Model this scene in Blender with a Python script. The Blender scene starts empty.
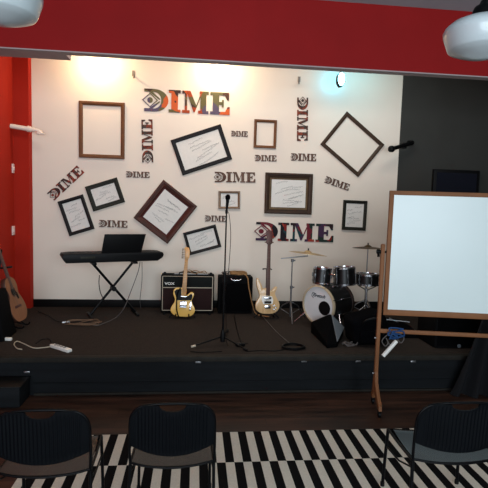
import bpy, bmesh, math, random
from mathutils import Vector, Matrix, Euler
random.seed(7)
S = bpy.context.scene
COL = S.collection
PI = math.pi
def R(d): return math.radians(d)

# ------------------------------------------------------------ camera
FPX, PITCH, ROLL, YAW, CH = 470.0, .088, .0295, .1045, 2.05
F_ = Vector((math.sin(YAW)*math.cos(PITCH), math.cos(YAW)*math.cos(PITCH), -math.sin(PITCH)))
R0 = Vector((math.cos(YAW), -math.sin(YAW), 0)); U0 = R0.cross(F_)
R_ = R0*math.cos(ROLL)+U0*math.sin(ROLL); U_ = U0*math.cos(ROLL)-R0*math.sin(ROLL)
CP = Vector((0, 0, CH))
def ray(x, y): return F_+R_*((x-244)/FPX)-U_*((y-244)/FPX)
def at(x, y, Y): r = ray(x, y); return CP+r*(Y/r.y)
def atz(x, y, z): r = ray(x, y); return CP+r*((z-CH)/r.z)
cd = bpy.data.cameras.new('camera'); cam = bpy.data.objects.new('camera', cd); COL.objects.link(cam)
cam.matrix_world = Matrix((( R_.x, U_.x, -F_.x, 0), (R_.y, U_.y, -F_.y, 0), (R_.z, U_.z, -F_.z, CH), (0, 0, 0, 1)))
cd.sensor_width = 36; cd.lens = 36*FPX/488; cd.clip_start = .05
S.camera = cam
S.view_settings.view_transform = 'Standard'; S.view_settings.look = 'None'
S.view_settings.exposure = 0; S.view_settings.gamma = 1; S.view_settings.use_curve_mapping = False

HS = .405      # stage height
YS = 4.9       # stage front
YW = 7.22      # back wall
XL, XR = -2.6, 5.0

# ------------------------------------------------------------ materials
def lin(c): return tuple(((v/255)/12.92 if v/255 <= .04045 else ((v/255+.055)/1.055)**2.4) for v in c)
def mat(name, rgb, rough=.5, metal=0, noise=0, nscale=8, bump=0, bscale=60, spec=None, coat=0, stretch=None, rgb2=None, emit=None, estr=0, trans=0):
    if spec is None: spec = .15 if max(rgb) < 60 and rough > .4 else (.2 if rough > .5 else .5)
    m = bpy.data.materials.new(name); m.use_nodes = True
    nt = m.node_tree; b = nt.nodes['Principled BSDF']
    c = (*lin(rgb), 1)
    b.inputs['Base Color'].default_value = c
    b.inputs['Roughness'].default_value = rough; b.inputs['Metallic'].default_value = metal
    b.inputs['Specular IOR Level'].default_value = spec; b.inputs['Coat Weight'].default_value = coat
    b.inputs['Transmission Weight'].default_value = trans
    tc = nt.nodes.new('ShaderNodeTexCoord'); mp = nt.nodes.new('ShaderNodeMapping')
    nt.links.new(tc.outputs['Object'], mp.inputs['Vector'])
    if stretch: mp.inputs['Scale'].default_value = stretch
    if noise or rgb2:
        n = nt.nodes.new('ShaderNodeTexNoise'); n.inputs['Scale'].default_value = nscale; n.inputs['Detail'].default_value = 6
        nt.links.new(mp.outputs['Vector'], n.inputs['Vector'])
        r = nt.nodes.new('ShaderNodeValToRGB'); r.color_ramp.elements[0].position = .3; r.color_ramp.elements[1].position = .7
        if rgb2: c2 = (*lin(rgb2), 1)
        else: c2 = tuple(min(1, v*(1+noise)) for v in c[:3])+(1,); c = tuple(v*(1-noise) for v in c[:3])+(1,)
        r.color_ramp.elements[0].color = c; r.color_ramp.elements[1].color = c2
        nt.links.new(n.outputs['Fac'], r.inputs['Fac']); nt.links.new(r.outputs['Color'], b.inputs['Base Color'])
    if bump:
        n2 = nt.nodes.new('ShaderNodeTexNoise'); n2.inputs['Scale'].default_value = bscale
        nt.links.new(mp.outputs['Vector'], n2.inputs['Vector'])
        bp = nt.nodes.new('ShaderNodeBump'); bp.inputs['Strength'].default_value = bump; bp.inputs['Distance'].default_value = .01
        nt.links.new(n2.outputs['Fac'], bp.inputs['Height']); nt.links.new(bp.outputs['Normal'], b.inputs['Normal'])
    if emit:
        b.inputs['Emission Color'].default_value = (*lin(emit), 1); b.inputs['Emission Strength'].default_value = estr
    return m

M = {}
M['wall'] = mat('cream_wall_paint', (220, 209, 195), .75, noise=.02, nscale=2, bump=.05, bscale=40)
M['red'] = mat('red_wall_paint', (156, 30, 13), .8, noise=.04, nscale=3, bump=.05)
M['beamred'] = mat('dark_red_beam_paint', (146, 20, 20), .7, noise=.05, nscale=3, bump=.05)
M['beamgrey'] = mat('grey_brown_trim_paint', (172, 158, 156), .6, noise=.04)
M['ceil'] = mat('ceiling_paint', (176, 188, 192), .8, noise=.02)
M['charcoal'] = mat('charcoal_wall_paint', (53, 53, 50), .7, noise=.06, nscale=3)
M['stageceil'] = mat('stage_ceiling_paint', (70, 64, 60), .8, noise=.05)
M['black'] = mat('black_plastic', (12, 12, 13), .5, noise=.05)
M['blackmetal'] = mat('black_powdercoat_metal', (9, 9, 10), .4, spec=.1, noise=.05)
M['blackmatte'] = mat('black_tolex', (11, 11, 12), .8, spec=.05, bump=.3, bscale=200, noise=.1)
M['blackcloth'] = mat('black_cloth', (7, 7, 9), .95, spec=.03, bump=.2, bscale=120, noise=.15)
M['chrome'] = mat('chrome', (205, 205, 210), .18, 1, noise=.02)
M['steel'] = mat('brushed_steel', (150, 150, 152), .35, 1, noise=.05)
M['string'] = mat('dull_string_metal', (110, 98, 84), .7, noise=.05)
M['tuner'] = mat('dull_tuner_metal', (120, 104, 84), .6, .3, noise=.05)
M['steeldark'] = mat('dull_dark_steel', (110, 110, 112), .4, 1, noise=.05)
M['bronze'] = mat('cymbal_bronze', (214, 186, 140), .4, 1, noise=.1, nscale=20)
M['bronzedark'] = mat('dark_cymbal_bronze', (86, 68, 46), .45, 1, noise=.15, nscale=20)
M['woodboard'] = mat('whiteboard_oak', (116, 75, 47), .6, rgb2=(134, 88, 56), nscale=5, stretch=(1, 1, .5), bump=.1)
M['framebrown'] = mat('brown_frame_wood', (104, 64, 32), .5, spec=.25, rgb2=(86, 52, 28), nscale=12)
M['framedark'] = mat('dark_walnut_frame', (60, 40, 24), .5, spec=.25, rgb2=(48, 32, 20), nscale=12)
M['frameblack'] = mat('black_frame_lacquer', (20, 16, 16), .5, noise=.1, spec=.2)
M['framegreen'] = mat('green_black_frame', (34, 34, 27), .55, spec=.2, noise=.2, nscale=20)
M['framered'] = mat('mahogany_frame', (80, 34, 20), .45, spec=.25, rgb2=(52, 26, 16), nscale=10)
M['framegold'] = mat('gilt_frame_wood', (122, 88, 50), .4, rgb2=(92, 64, 38), nscale=30)
M['matbrown'] = mat('brown_mount_board', (104, 84, 58), .6, rgb2=(84, 66, 46), nscale=10)
M['matmaroon'] = mat('maroon_mount_board', (74, 26, 24), .6, noise=.1)
M['paper'] = mat('white_paper', (214, 211, 204), .7, noise=.03, nscale=30)
M['ink'] = mat('grey_marker_ink', (96, 96, 98), .6, noise=.05)
M['inkdark'] = mat('dark_marker_ink', (60, 60, 62), .6, noise=.05)
M['butter'] = mat('butterscotch_lacquer', (222, 172, 84), .25, rgb2=(236, 192, 104), nscale=4, coat=.4)
M['maple'] = mat('maple_wood', (214, 160, 92), .35, rgb2=(196, 140, 76), nscale=10, stretch=(4, 4, .5))
M['ash'] = mat('natural_ash_lacquer', (220, 184, 136), .3, rgb2=(196, 156, 108), nscale=8, stretch=(4, 4, .6), coat=.3)
M['rosewood'] = mat('rosewood', (88, 38, 30), .5, rgb2=(60, 26, 22), nscale=12)
M['spruce'] = mat('acoustic_spruce_top', (138, 88, 56), .5, rgb2=(116, 72, 44), nscale=10, stretch=(6, 6, .6))
M['mahog'] = mat('mahogany_sides', (64, 36, 26), .5, noise=.1)
M['pickguard'] = mat('black_pickguard', (10, 10, 11), .55, noise=.02)
M['voxgrille'] = mat('oxblood_grille_cloth', (46, 27, 25), .85, rgb2=(30, 18, 18), nscale=90, bump=.2, bscale=200)
M['voxpanel'] = mat('dark_green_grille_cloth', (20, 23, 22), .85, noise=.2, nscale=90)
M['piping'] = mat('cream_piping', (172, 160, 140), .5, noise=.03)
M['white'] = mat('white_plastic', (225, 222, 214), .4, noise=.02)
M['pipe'] = mat('off_white_pipe_paint', (226, 214, 200), .45, noise=.03)
M['switch'] = mat('switch_plate_white', (225, 205, 198), .4, noise=.02)
M['drumhead'] = mat('white_drumhead', (206, 206, 206), .5, noise=.02)
M['drumshell'] = mat('black_drum_wrap', (14, 13, 14), .38, noise=.2, nscale=12, coat=0)
M['hoop2'] = mat('pale_front_hoop', (178, 160, 132), .4, noise=.05)
M['tomhead'] = mat('smoky_tom_head', (40, 40, 42), .4, noise=.05)
M['hoop'] = mat('dark_amber_hoop', (40, 28, 22), .35, noise=.1)
M['tan'] = mat('tan_braided_cable', (140, 104, 66), .6, noise=.15, nscale=60)
M['greycable'] = mat('grey_cable', (86, 80, 78), .6, noise=.1)
M['browncable'] = mat('brownish_cable', (104, 80, 62), .6, noise=.15, nscale=40)
M['blue'] = mat('blue_cord', (30, 62, 104), .6, noise=.2)
M['greyside'] = mat('grey_panel_paint', (104, 110, 116), .6, noise=.05)
M['seat'] = mat('chair_black_plastic', (13, 13, 13), .2, noise=.1, spec=.3)
M['chairback'] = mat('chair_back_plastic', (5, 7, 10), .55, noise=.1, spec=.09)
M['grille'] = mat('black_speaker_grille', (6, 6, 7), .9, spec=.03, noise=.2, nscale=120, bump=.3, bscale=300)
M['screen'] = mat('dark_screen_glass', (18, 20, 30), .15, noise=.05)
M['curtain'] = mat('dark_grey_curtain', (20, 20, 22), .95, noise=.12, nscale=30, bump=.2, bscale=200)
M['bulb'] = mat('warm_bulb_glow', (255, 214, 160), .4, emit=(255, 206, 140), estr=26)
M['led'] = mat('cyan_led_lens', (200, 255, 255), .4, emit=(150, 250, 255), estr=9)
M['stagelight'] = mat('stage_light_metal', (120, 110, 100), .5, noise=.05)

def glass_mat():
    m = mat('opal_glass', (186, 196, 198), .3, noise=.015, nscale=3, coat=.3)
    b = m.node_tree.nodes['Principled BSDF']
    b.inputs['Subsurface Weight'].default_value = .0
    return m
M['opal'] = glass_mat()
M['board'] = mat('whiteboard_enamel', (216, 227, 224), .3, noise=.01, nscale=3)

def floor_mat():
    m = mat('dark_wood_floor', (40, 24, 18), .34, noise=0, spec=.3)
    nt = m.node_tree; b = nt.nodes['Principled BSDF']; tc = nt.nodes.new('ShaderNodeTexCoord')
    mp = nt.nodes.new('ShaderNodeMapping'); mp.inputs['Scale'].default_value = (.8, 7, 1)
    nt.links.new(tc.outputs['Object'], mp.inputs['Vector'])
    n = nt.nodes.new('ShaderNodeTexNoise'); n.inputs['Scale'].default_value = 2.2; n.inputs['Detail'].default_value = 8
    nt.links.new(mp.outputs['Vector'], n.inputs['Vector'])
    r = nt.nodes.new('ShaderNodeValToRGB'); r.color_ramp.elements[0].position = .3; r.color_ramp.elements[1].position = .75
    r.color_ramp.elements[0].color = (*lin((32, 22, 18)), 1); r.color_ramp.elements[1].color = (*lin((78, 51, 39)), 1)
    nt.links.new(n.outputs['Fac'], r.inputs['Fac'])
    br = nt.nodes.new('ShaderNodeTexBrick'); br.inputs['Color1'].default_value = (1, 1, 1, 1); br.inputs['Color2'].default_value = (.72, .72, .72, 1)
    br.inputs['Mortar'].default_value = (.25, .25, .25, 1); br.inputs['Scale'].default_value = 1
    br.inputs['Brick Width'].default_value = 1.4; br.inputs['Row Height'].default_value = .13; br.inputs['Mortar Size'].default_value = .003
    nt.links.new(tc.outputs['Object'], br.inputs['Vector'])
    mx = nt.nodes.new('ShaderNodeMix'); mx.data_type = 'RGBA'; mx.blend_type = 'MULTIPLY'; mx.inputs['Factor'].default_value = 1
    nt.links.new(r.outputs['Color'], mx.inputs['A']); nt.links.new(br.outputs['Color'], mx.inputs['B'])
    nt.links.new(mx.outputs['Result'], b.inputs['Base Color'])
    return m
M['floor'] = floor_mat()
M['carpet'] = mat('dark_brown_carpet', (54, 45, 39), .95, rgb2=(32, 27, 24), nscale=60, bump=.5, bscale=160)
M['stagefront'] = mat('blue_black_stage_boards', (19, 22, 25), .7, rgb2=(12, 14, 16), nscale=3, stretch=(.6, 1, 8), bump=.1)
M['nosing'] = mat('worn_grey_brown_edge', (42, 39, 34), .7, rgb2=(30, 28, 25), nscale=8)
M['base'] = mat('black_baseboard', (12, 11, 11), .5, noise=.1)

def rug_mat():
    # woven stripes: rows of alternate black and cream bars, each row shifted by one bar
    m = bpy.data.materials.new('striped_rug_weave'); m.use_nodes = True
    nt = m.node_tree; b = nt.nodes['Principled BSDF']; b.inputs['Roughness'].default_value = .95; b.inputs['Specular IOR Level'].default_value = .1
    tc = nt.nodes.new('ShaderNodeTexCoord'); sx = nt.nodes.new('ShaderNodeSeparateXYZ'); nt.links.new(tc.outputs['Object'], sx.inputs[0])
    def mth(op, a, b_=None):
        n = nt.nodes.new('ShaderNodeMath'); n.operation = op
        for i, v in enumerate((a, b_)):
            if v is None: continue
            if isinstance(v, (int, float)): n.inputs[i].default_value = v
            else: nt.links.new(v, n.inputs[i])
        return n.outputs[0]
    u = mth('DIVIDE', sx.outputs['X'], RUGP/2); row = mth('FLOOR', mth('DIVIDE', sx.outputs['Y'], RUGR))
    k = mth('FLOORED_MODULO', mth('ADD', mth('FLOOR', u), row), 2.0) if False else mth('SUBTRACT', mth('ADD', mth('FLOOR', u), row), mth('MULTIPLY', mth('FLOOR', mth('DIVIDE', mth('ADD', mth('FLOOR', u), row), 2.0)), 2.0))
    mx = nt.nodes.new('ShaderNodeMix'); mx.data_type = 'RGBA'
    n = nt.nodes.new('ShaderNodeTexNoise'); n.inputs['Scale'].default_value = 120; nt.links.new(tc.outputs['Object'], n.inputs['Vector'])
    r = nt.nodes.new('ShaderNodeValToRGB'); r.color_ramp.elements[0].color = (*lin((186, 176, 160)), 1); r.color_ramp.elements[1].color = (*lin((220, 210, 194)), 1)
    nt.links.new(n.outputs['Fac'], r.inputs['Fac'])
    mx.inputs['A'].default_value = (*lin((12, 11, 11)), 1); nt.links.new(r.outputs['Color'], mx.inputs['B']); nt.links.new(k, mx.inputs['Factor'])
    nt.links.new(mx.outputs['Result'], b.inputs['Base Color'])
    bp = nt.nodes.new('ShaderNodeBump'); bp.inputs['Strength'].default_value = .4; bp.inputs['Distance'].default_value = .004
    nt.links.new(n.outputs['Fac'], bp.inputs['Height']); nt.links.new(bp.outputs['Normal'], b.inputs['Normal'])
    return m
RUGP, RUGR = .1386, .487
M['rug'] = rug_mat()

def collage(name, cols, scale):
    m = bpy.data.materials.new(name); m.use_nodes = True
    nt = m.node_tree; b = nt.nodes['Principled BSDF']; b.inputs['Roughness'].default_value = .7; b.inputs['Specular IOR Level'].default_value = .1
    tc = nt.nodes.new('ShaderNodeTexCoord')
    n0 = nt.nodes.new('ShaderNodeTexNoise'); n0.inputs['Scale'].default_value = scale*.8
    nt.links.new(tc.outputs['Object'], n0.inputs['Vector'])
    ad = nt.nodes.new('ShaderNodeMix'); ad.data_type = 'VECTOR'; ad.inputs['Factor'].default_value = .22
    nt.links.new(tc.outputs['Object'], ad.inputs['A']); nt.links.new(n0.outputs['Color'], ad.inputs['B'])
    v = nt.nodes.new('ShaderNodeTexVoronoi'); v.inputs['Scale'].default_value = scale
    nt.links.new(ad.outputs['Result'], v.inputs['Vector'])
    sp = nt.nodes.new('ShaderNodeSeparateXYZ'); nt.links.new(v.outputs['Color'], sp.inputs[0])
    r = nt.nodes.new('ShaderNodeValToRGB'); r.color_ramp.interpolation = 'CONSTANT'
    e = r.color_ramp.elements
    while len(e) < len(cols): e.new(.5)
    for i, c in enumerate(cols): e[i].position = i/len(cols); e[i].color = (*lin(c), 1)
    nt.links.new(sp.outputs['X'], r.inputs['Fac']); nt.links.new(r.outputs['Color'], b.inputs['Base Color'])
    return m
M['collage'] = collage('bright_patchwork_print', [(150, 66, 38), (92, 86, 58), (74, 54, 46), (186, 88, 48), (84, 76, 96), (118, 58, 46), (96, 92, 66), (66, 50, 46)], 6)
M['collage2'] = collage('deep_patchwork_print', [(120, 36, 34), (34, 62, 66), (46, 34, 36), (146, 56, 44), (66, 46, 70), (36, 50, 44), (104, 38, 48), (32, 30, 34)], 8)
M['rust'] = collage('faded_rust_print', [(92, 56, 44), (66, 50, 44), (124, 62, 46), (64, 60, 56), (84, 44, 38)], 22)
M['brownprint'] = collage('dull_brown_print', [(94, 74, 64), (82, 62, 54), (104, 84, 74), (86, 58, 50)], 26)
M['redprint'] = collage('red_brown_print', [(112, 48, 38), (64, 44, 42), (136, 62, 48), (76, 58, 54)], 16)

# ------------------------------------------------------------ mesh helpers
def NB(): return bmesh.new()
def merge(bm, src, mtx=None):
    me = bpy.data.meshes.new('tmp'); src.to_mesh(me); src.free()
    if mtx: me.transform(mtx)
    bm.from_mesh(me); bpy.data.meshes.remove(me)
def bx(bm, x0, x1, y0, y1, z0, z1, bev=0, mtx=None, seg=2):
    t = NB(); bmesh.ops.create_cube(t, size=1)
    bmesh.ops.scale(t, vec=(abs(x1-x0), abs(y1-y0), abs(z1-z0)), verts=t.verts)
    bmesh.ops.translate(t, vec=((x0+x1)/2, (y0+y1)/2, (z0+z1)/2), verts=t.verts)
    if bev: bmesh.ops.bevel(t, geom=t.edges[:], offset=bev, segments=seg, affect='EDGES', profile=.5)
    merge(bm, t, mtx)
def tube(bm, pts, r, n=10, closed=False):
    pts = [Vector(p) for p in pts]; N = len(pts)
    rs = r if isinstance(r, (list, tuple)) else [r]*N
    rings = []; up = None
    for i, p in enumerate(pts):
        if closed: d = pts[(i+1) % N]-pts[i-1]
        else: d = pts[min(i+1, N-1)]-pts[max(i-1, 0)]
        d.normalize()
        if up is None: up = Vector((0, 0, 1)) if abs(d.z) < .9 else Vector((1, 0, 0))
        a = d.cross(up)
        if a.length < 1e-4: a = d.cross(Vector((1, .3, .2)))
        a.normalize(); b = a.cross(d).normalized(); up = b
        rings.append([bm.verts.new(p+(a*math.cos(2*PI*k/n)+b*math.sin(2*PI*k/n))*rs[i]) for k in range(n)])
    for i in range(N if closed else N-1):
        A, B = rings[i], rings[(i+1) % N]
        for k in range(n): bm.faces.new((A[k], A[(k+1) % n], B[(k+1) % n], B[k]))
    if not closed: bm.faces.new(rings[0][::-1]); bm.faces.new(rings[-1])
def smooth_path(pts, seg=6, closed=False):
    pts = [Vector(p) for p in pts]; N = len(pts); out = []
    for i in range(N if closed else N-1):
        g = lambda j: pts[j % N] if closed else pts[max(0, min(N-1, j))]
        p0, p1, p2, p3 = g(i-1), g(i), g(i+1), g(i+2)
        for s in range(seg):
            t = s/seg
            out.append(.5*((2*p1)+(p2-p0)*t+(2*p0-5*p1+4*p2-p3)*t*t+(3*p1-p0-3*p2+p3)*t**3))
    if not closed: out.append(pts[-1])
    return out
def lathe(bm, prof, n=32, mtx=None):          # prof: (r, z) about Z
    t = NB(); rings = []
    for r, z in prof:
        if r < 1e-5: rings.append([t.verts.new((0, 0, z))])
        else: rings.append([t.verts.new((r*math.cos(2*PI*k/n), r*math.sin(2*PI*k/n), z)) for k in range(n)])
    for A, B in zip(rings, rings[1:]):
        for k in range(n):
            a, b = A[k % len(A)], A[(k+1) % len(A)]; c, d = B[(k+1) % len(B)], B[k % len(B)]
            vs = []
            for v in (a, b, c, d):
                if v not in vs: vs.append(v)
            if len(vs) > 2: t.faces.new(vs)
    merge(bm, t, mtx)
def cyl(bm, p0, p1, r, r2=None, n=16):
    tube(bm, [p0, p1], [r, r2 if r2 is not None else r], n)
def prism(bm, poly, y0, y1, bev=0, mtx=None):   # poly in x,z; extruded along y
    t = NB(); a = [t.verts.new((x, y0, z)) for x, z in poly]
    f = t.faces.new(a); r = bmesh.ops.extrude_face_region(t, geom=[f])
    vs = [v for v in r['geom'] if isinstance(v, bmesh.types.BMVert)]
    bmesh.ops.translate(t, vec=(0, y1-y0, 0), verts=vs)
    bmesh.ops.recalc_face_normals(t, faces=t.faces)
    if bev:
        es = [e for e in t.edges if abs(e.verts[0].co.y-e.verts[1].co.y) < 1e-6]
        bmesh.ops.bevel(t, geom=es, offset=bev, segments=2, affect='EDGES', profile=.5)
    merge(bm, t, mtx)
def hull(bm, pts, bev=0):
    t = NB()
    for p in pts: t.verts.new(p)
    bmesh.ops.convex_hull(t, input=t.verts)
    bmesh.ops.dissolve_limit(t, angle_limit=.02, verts=t.verts, edges=t.edges)
    if bev: bmesh.ops.bevel(t, geom=t.edges[:], offset=bev, segments=2, affect='EDGES', profile=.5)
    merge(bm, t)
def obj(name, bm, m, parent=None, smooth=40, loc=None, rot=None):
    bmesh.ops.remove_doubles(bm, verts=bm.verts, dist=1e-6)
    bmesh.ops.recalc_face_normals(bm, faces=bm.faces)
    me = bpy.data.meshes.new(name)
    if smooth:
        for f in bm.faces: f.smooth = True
        for e in bm.edges:
            if len(e.link_faces) == 2 and e.calc_face_angle(0) > R(smooth): e.smooth = False
    bm.to_mesh(me); bm.free(); me.materials.append(m)
    o = bpy.data.objects.new(name, me); COL.objects.link(o)
    if parent: o.parent = parent
    if loc is not None: o.location = loc
    if rot is not None: o.rotation_euler = rot
    return o
def tag(o, label, cat, group=None):
    o['label'] = label; o['category'] = cat
    if group: o['group'] = group
    return o
def thing(name, label, cat, loc=(0, 0, 0), rot=(0, 0, 0), group=None):
    o = bpy.data.objects.new(name, None); COL.objects.link(o); o.empty_display_size = .1
    o.location = loc; o.rotation_euler = rot
    return tag(o, label, cat, group)
def struct(name, bm, m, parent=None, smooth=40):
    o = obj(name, bm, m, parent, smooth)
    if not parent: o['kind'] = 'structure'
    return o
def sbox(name, b, m, bev=0, parent=None):
    bm = NB(); bx(bm, *b, bev); return struct(name, bm, m, parent)

# ------------------------------------------------------------ the setting
sbox('floor', (-4.2, 5.2, -3.2, YW+.2, -.1, 0), M['floor'])
sbox('wall_back', (-2.8, 3.166, YW, YW+.15, 0, 4.8), M['wall'])
sbox('wall_back_charcoal', (3.166, 5.2, YW-.01, YW+.15, 0, 4.8), M['charcoal'])
sbox('wall_left', (-2.75, XL, YS+.1, YW, 0, 4.8), M['red'])
sbox('trim_1', (XL, -2.385, 7.09, YW, HS, 4.7), M['red'])           # red pilaster in the corner
sbox('wall_right', (XR, XR+.15, -3.2, YW, 0, 4.8), M['charcoal'])
sbox('wall_left_front', (-4.2, -4.05, -3.2, YS+.1, 0, 4.8), M['red'])
sbox('wall_left_return', (-4.05, -2.75, YS+.05, YS+.1, 0, 3.463), M['red'])
sbox('ceiling', (-4.2, 5.2, -3.2, YS, 4.13, 4.2), M['ceil'])
sbox('ceiling_stage', (-2.75, 5.2, YS+.1, YW+.1, 4.7, 4.8), M['stageceil'])
sbox('beam_ceiling', (-4.2, 5.15, YS, YS+.1, 3.475, 4.8), M['beamred'])
sbox('trim_2', (-4.2, 5.15, YS-.004, YS+.104, 3.463, 3.475), M['beamgrey'])  # grey underside trim
sbox('trim_3', (XL, at(66, 55, YS+.1).x, YS+.104, YS+.29, 3.466, 3.62), M['beamgrey'])
sbox('stage_floor', (-2.75, 5.1, YS+.03, YW, HS-.05, HS), M['carpet'])
sbox('trim_4', (-2.75, 5.1, YS-.03, YS+.05, HS-.05, HS+.004), M['nosing'], .006)
sbox('stage_front', (-2.75, 5.1, YS, YS+.04, .0, HS-.05), M['stagefront'])
bm = NB(); bx(bm, -1.62, 5.1, YS-.02, YS, .0, .025, .004); struct('trim_5', bm, M['nosing'])
bm = NB(); bx(bm, -1.62, 5.1, YS-.012, YS, .12, .135, .003); struct('trim_6', bm, M['stagefront'])
sbox('baseboard_back', (-2.405, 5.0, YW-.02, YW, HS, HS+.115), M['base'], .004)
sbox('baseboard_left', (XL, XL+.02, YS+.25, 7.09, HS, HS+.115), M['base'], .004)
# rear wall of the room with a wide window behind the photographer
bm = NB()
bx(bm, -4.2, 5.2, -3.35, -3.2, 0, .7); bx(bm, -4.2, 5.2, -3.35, -3.2, 3.6, 4.2)
bx(bm, -4.2, -3.2, -3.35, -3.2, .7, 3.6); bx(bm, 4.2, 5.2, -3.35, -3.2, .7, 3.6)
struct('wall_rear', bm, M['wall'])
bm = NB()
for x in (-3.2, -.73, 1.73, 4.13): bx(bm, x, x+.07, -3.3, -3.22, .7, 3.6)
for z in (.7, 2.6, 3.53): bx(bm, -3.2, 4.2, -3.3, -3.22, z, z+.07)
struct('window_1', bm, M['blackmetal'])

# red door-less step at the stage's left end
bm = NB(); bx(bm, -3.3, -1.66, 4.6, YS-.02, 0, .2, .01)
st = tag(obj('stage_step', bm, M['stagefront']), 'low black wooden step against the left end of the stage front', 'step')
bm = NB(); bx(bm, -3.3, -1.65, 4.59, YS-.02, .2, .212, .004); obj('tread', bm, M['base'], st)

for px, py in ((198, 362), (304, 361), (358, 361), (413, 361.5), (27, 372)):
    p = at(px, py, YS)
    bm = NB(); bx(bm, -.03, .03, -.012, 0, -.012, .012, .003); cyl(bm, (-.018, -.016, 0), (-.018, -.01, 0), .004); cyl(bm, (.018, -.016, 0), (.018, -.01, 0), .004)
    lab = {198: 'small metal plate on the stage front, between the black amplifier above and the middle chair',
           304: 'small metal plate on the stage front just right of the coiled black cable',
           358: 'small metal plate on the stage front just left of the easel post',
           413: 'small metal plate on the stage front right of the easel post',
           27: 'small metal plate on the stage front above the left step'}[px]
    tag(obj('metal_plate', bm, M['steel'], loc=(p.x, YS, p.z)), lab, 'plate', 'metal plates on the stage front')

# rug
rx0, ry0 = -.765, 4.006
bm = NB(); bx(bm, -.48, 4.2, -3*RUGR, 0, .001, .012)
o = obj('striped_rug', bm, M['rug'], loc=(rx0, ry0, 0), smooth=0)
tag(o, 'flat woven rug of black and cream bars lying on the dark wooden floor', 'rug')

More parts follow.
